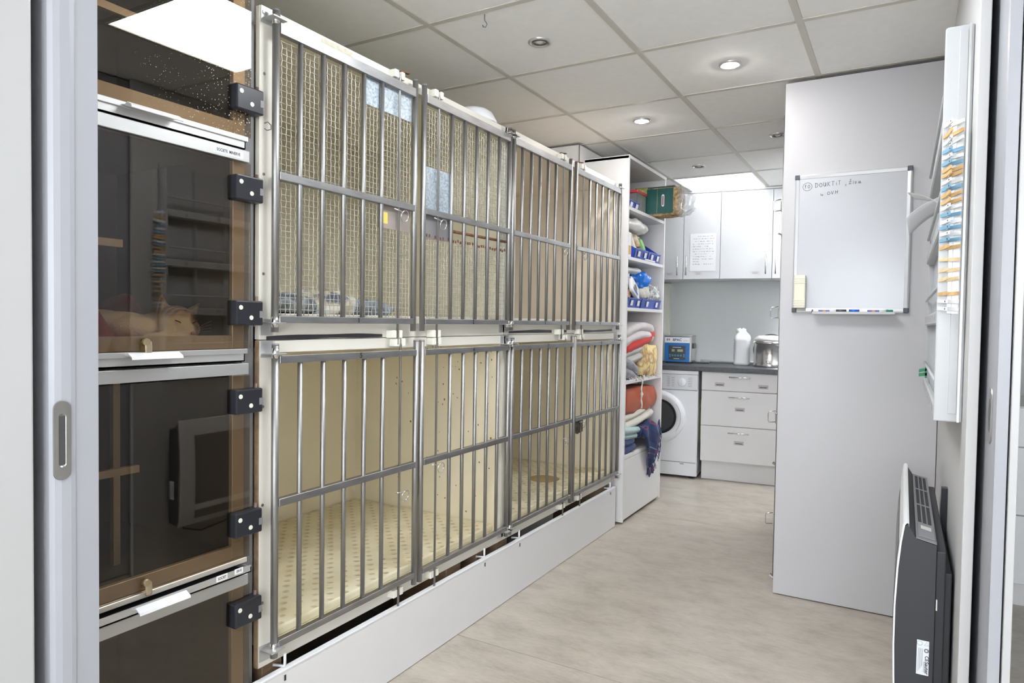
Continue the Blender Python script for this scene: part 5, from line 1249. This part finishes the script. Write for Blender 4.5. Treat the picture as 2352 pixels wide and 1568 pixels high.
# clothes pins clipped on the pin strip
PINC = {'wooden': pm('pin_wood', (0.62, 0.40, 0.18), 0.6, var=0.15, scale=60), 'white': pm('pin_white', (0.80, 0.81, 0.82), 0.4), 'blue': pm('pin_blue', (0.20, 0.38, 0.52), 0.4), 'pale wooden': pm('pin_pale', (0.74, 0.58, 0.36), 0.6, var=0.1, scale=60)}
seq = [('white', 1.716, .35), ('wooden', 1.692, .9), ('white', 1.674, 1.0), ('blue', 1.652, .1), ('white', 1.637, .03), ('blue', 1.622, .1), ('wooden', 1.606, .35), ('wooden', 1.594, .5), ('white', 1.577, .35), ('blue', 1.562, .45), ('wooden', 1.545, .7), ('wooden', 1.529, .55), ('white', 1.515, .5), ('blue', 1.498, .05), ('white', 1.481, .12), ('blue', 1.467, .05), ('white', 1.452, -.03), ('blue', 1.437, .12), ('wooden', 1.419, .25), ('pale wooden', 1.390, -.2), ('pale wooden', 1.364, .2), ('pale wooden', 1.342, .35), ('wooden', 1.307, .12), ('white', 1.289, -.25), ('white', 1.271, -.25)]
ordn = ['first', 'second', 'third', 'fourth', 'fifth', 'sixth', 'seventh', 'eighth', 'ninth', 'tenth']
cnt = {}
tot = {}
for c, _, _ in seq: tot[c] = tot.get(c, 0)+1
leg_cache = {}
for (c, z, tl) in seq:
    k = cnt.get(c, 0); cnt[c] = k+1
    t = thing('clothespin', (0.09, 1.95, z), '%s clothespin on the rack side, %s %s one from the top' % (c, ordn[k], c), 'clothespin', 'clothespins on the rack')
    d = Vector((0.46, -0.88, tl*0.22)).normalized(); p = Vector((0.88, 0.46, 0)).normalized(); q = d.cross(p).normalized()
    O = Vector((0.074, 1.975, z-0.004-tl*0.004))
    for s in (-1, 1):
        m = MB(); a = O+p*(s*0.0038 if s < 0 else 0.0095)
        for (f0, f1, sp0, sp1) in ((0.0, 0.018, 0.0, 0.0), (0.018, 0.047, 0.0, s*0.0065)):
            w0 = a+d*f0+p*sp0; w1 = a+d*f1+p*sp1
            m._add([w0-q*0.0042-p*0.002, w0-q*0.0042+p*0.002, w0+q*0.0042+p*0.002, w0+q*0.0042-p*0.002, w1-q*0.0042-p*0.0018, w1-q*0.0042+p*0.0018, w1+q*0.0042+p*0.0018, w1+q*0.0042-p*0.0018],
                   [(0, 3, 2, 1), (4, 5, 6, 7), (0, 1, 5, 4), (1, 2, 6, 5), (2, 3, 7, 6), (3, 0, 4, 7)])
        lg = m.build('leg', PINC[c], t)
        if s < 0 and c in ('white', 'blue'):
            e = a+d*0.038+p*(s*0.0045)-p*0.0022
            MB().obox(e-q*0.002, d*0.003, q*0.004, -p*0.0003).build('ink_mark', BLACKT, lg)
    MB().cyl(O+p*0.0005+d*0.018-q*0.0050, O+p*0.0005+d*0.018+q*0.0050, 0.0026, n=8).build('spring', CHROME, t)

# wall heater
HY0, HY1 = 2.005, 2.88
t = thing('wall_heater', (0.06, (HY0+HY1)/2, 0.2), 'charcoal and white electric convector heater on the right wall', 'heater')
front = [(0.020, 0.205), (0.006, 0.235), (-0.001, 0.30), (-0.004, 0.40), (-0.004, 0.50), (0.000, 0.60), (0.006, 0.67), (0.012, 0.715), (0.016, 0.721), (0.021, 0.720)]
inner = [(p[0]+0.004, p[1]-(0.002 if p[1] > 0.7 else 0)) for p in front]
MB().prism(front+inner[::-1], 'y', HY0-0.002, HY1).build('front_panel', HEATW, t)
def hfront(z):
    for (a, b) in zip(front[:-1], front[1:]):
        if a[1] <= z <= b[1]: return a[0]+(b[0]-a[0])*(z-a[1])/(b[1]-a[1])
    return 0.0
for (nm_, za, zb_) in (('front_mesh', 0.305, 0.643), ('front_slot', 0.235, 0.275)):
    m = MB(); m.grid(lambda u, v: (hfront(za+(zb_-za)*v)-0.0012, HY0+0.075+u*(HY1-HY0-0.15), za+(zb_-za)*v), 1, 16); m.build(nm_, HEATM, t)
bp_ = [(0.024, 0.207), (0.010, 0.237), (0.0035, 0.30), (0.0005, 0.40), (0.0005, 0.50), (0.0045, 0.60), (0.0105, 0.67), (0.0165, 0.712), (0.022, 0.714), (0.042, 0.682), (0.086, 0.672), (0.086, 0.22)]
body = MB().prism(bp_, 'y', HY0, HY1-0.002).build('body', HEATD, t)
MB().box(0.0225, 0.0255, HY0+0.004, HY1, 0.690, 0.716).build('front_lip', HEATM, t)
g = MB().prism([(0.041, 0.6835), (0.0865, 0.6735), (0.0865, 0.6765), (0.041, 0.6865)], 'y', HY0, HY1-0.01).build('grille', HEATM, t)
rn = 8; y = HY0+0.16; stp = (HY1-0.03-y)/3
for r_ in range(3):
    for c in range(3):
        x = 0.0475+c*0.0120; zt_ = 0.6865-(x-0.041)*0.22
        MB().prism([(x, zt_-0.0008), (x+0.0085, zt_-0.0027), (x+0.0085, zt_-0.0010), (x, zt_+0.0009)], 'y', y+r_*stp+0.012, y+(r_+1)*stp-0.012).build('grille_slot', DARKV, g)
cpn = MB().prism([(0.046, 0.6855), (0.084, 0.6772), (0.084, 0.681), (0.046, 0.6895)], 'y', HY0+0.018, HY0+0.145).build('control_pad', HEATM, t, bev=0.001, seg=1)
MB().prism([(0.053, 0.6885), (0.077, 0.683), (0.077, 0.6836), (0.053, 0.6891)], 'y', HY0+0.085, HY0+0.12).build('display', pm('heater_lcd', (0.52, 0.54, 0.50), 0.4), cpn)
B('wall_bracket', HEATD, t, 0.088, 0.122, HY0+0.02, HY0+0.45, 0.27, 0.60, bev=0.003)
B('wall_bracket', BLACKP, t, 0.112, 0.1275, HY0+0.42, HY0+0.45, 0.55, 0.735)
B('rear_case', HEATD, t, 0.086, 0.108, HY0+0.012, HY1-0.05, 0.24, 0.655, bev=0.003)
B('thermostat_knob', NYLON, t, 0.0885, 0.0915, HY0+0.006, HY0+0.013, 0.505, 0.532)
lb = B('rating_plate', STICK, t, 0.050, 0.077, HY0-0.0032, HY0, 0.337, 0.425, bev=0.0008)
# sideways lettering and marks on the rating plate
text('plate_lettering', 'Sauter', 0.0125, (0.0722, HY0-0.0036, 0.357), (0, 0, -1), (1, 0, 0), BLACKT, lb)
text('plate_mark', 'CE', 0.0115, (0.0722, HY0-0.0036, 0.381), (0, 0, -1), (1, 0, 0), BLACKT, lb)
m = MB(); m.lathe([(0.0055, -0.0002), (0.0055, -0.0006), (0.0025, -0.0006), (0.0025, -0.0002)], (0.0712, HY0-0.0032, 0.401), 16, axis='y', cap=False)
m.box(0.0655, 0.0665, HY0-0.0036, HY0-0.0033, 0.345, 0.372)
for k in range(5): m.box(0.0535+k*0.0022, 0.0542+k*0.0022, HY0-0.0036, HY0-0.0033, 0.345+0.004*k, 0.405)
m.tube([(0.0662, HY0-0.0035, 0.414), (0.0762, HY0-0.0035, 0.414), (0.0712, HY0-0.0035, 0.4235)], 0.0004, 4, closed=True)
m.tube([(0.0562+0.0058*math.cos(a_), HY0-0.0035, 0.418+0.0058*math.sin(a_)) for a_ in [k*0.4 for k in range(16)]], 0.0004, 4, closed=True)
m.build('plate_symbols', GREYT, lb)
MB().tube([(0.09, HY0+0.06, 0.24), (0.095, HY0+0.08, 0.17), (0.098, HY0+0.18, 0.135), (0.10, HY0+0.32, 0.15), (0.115, HY0+0.45, 0.20)], 0.004, 8).build('power_cable', BLACKP, t)

# ================================================================== SIDE ROOM seen past the right post
t = thing('side_cabinet', (0.9, 3.95, 0), 'white drawer cabinet glimpsed past the right doorway edge', 'cabinet')
B('carcass', MELAM, t, 0.36, 1.50, 3.70, 4.29, 0.0, 0.88)
for (z0, z1) in ((0.10, 0.40), (0.405, 0.70), (0.705, 0.875)): B('drawer', GLOSSW, t, 0.37, 1.49, 3.68, 3.70, z0, z1, bev=0.002)
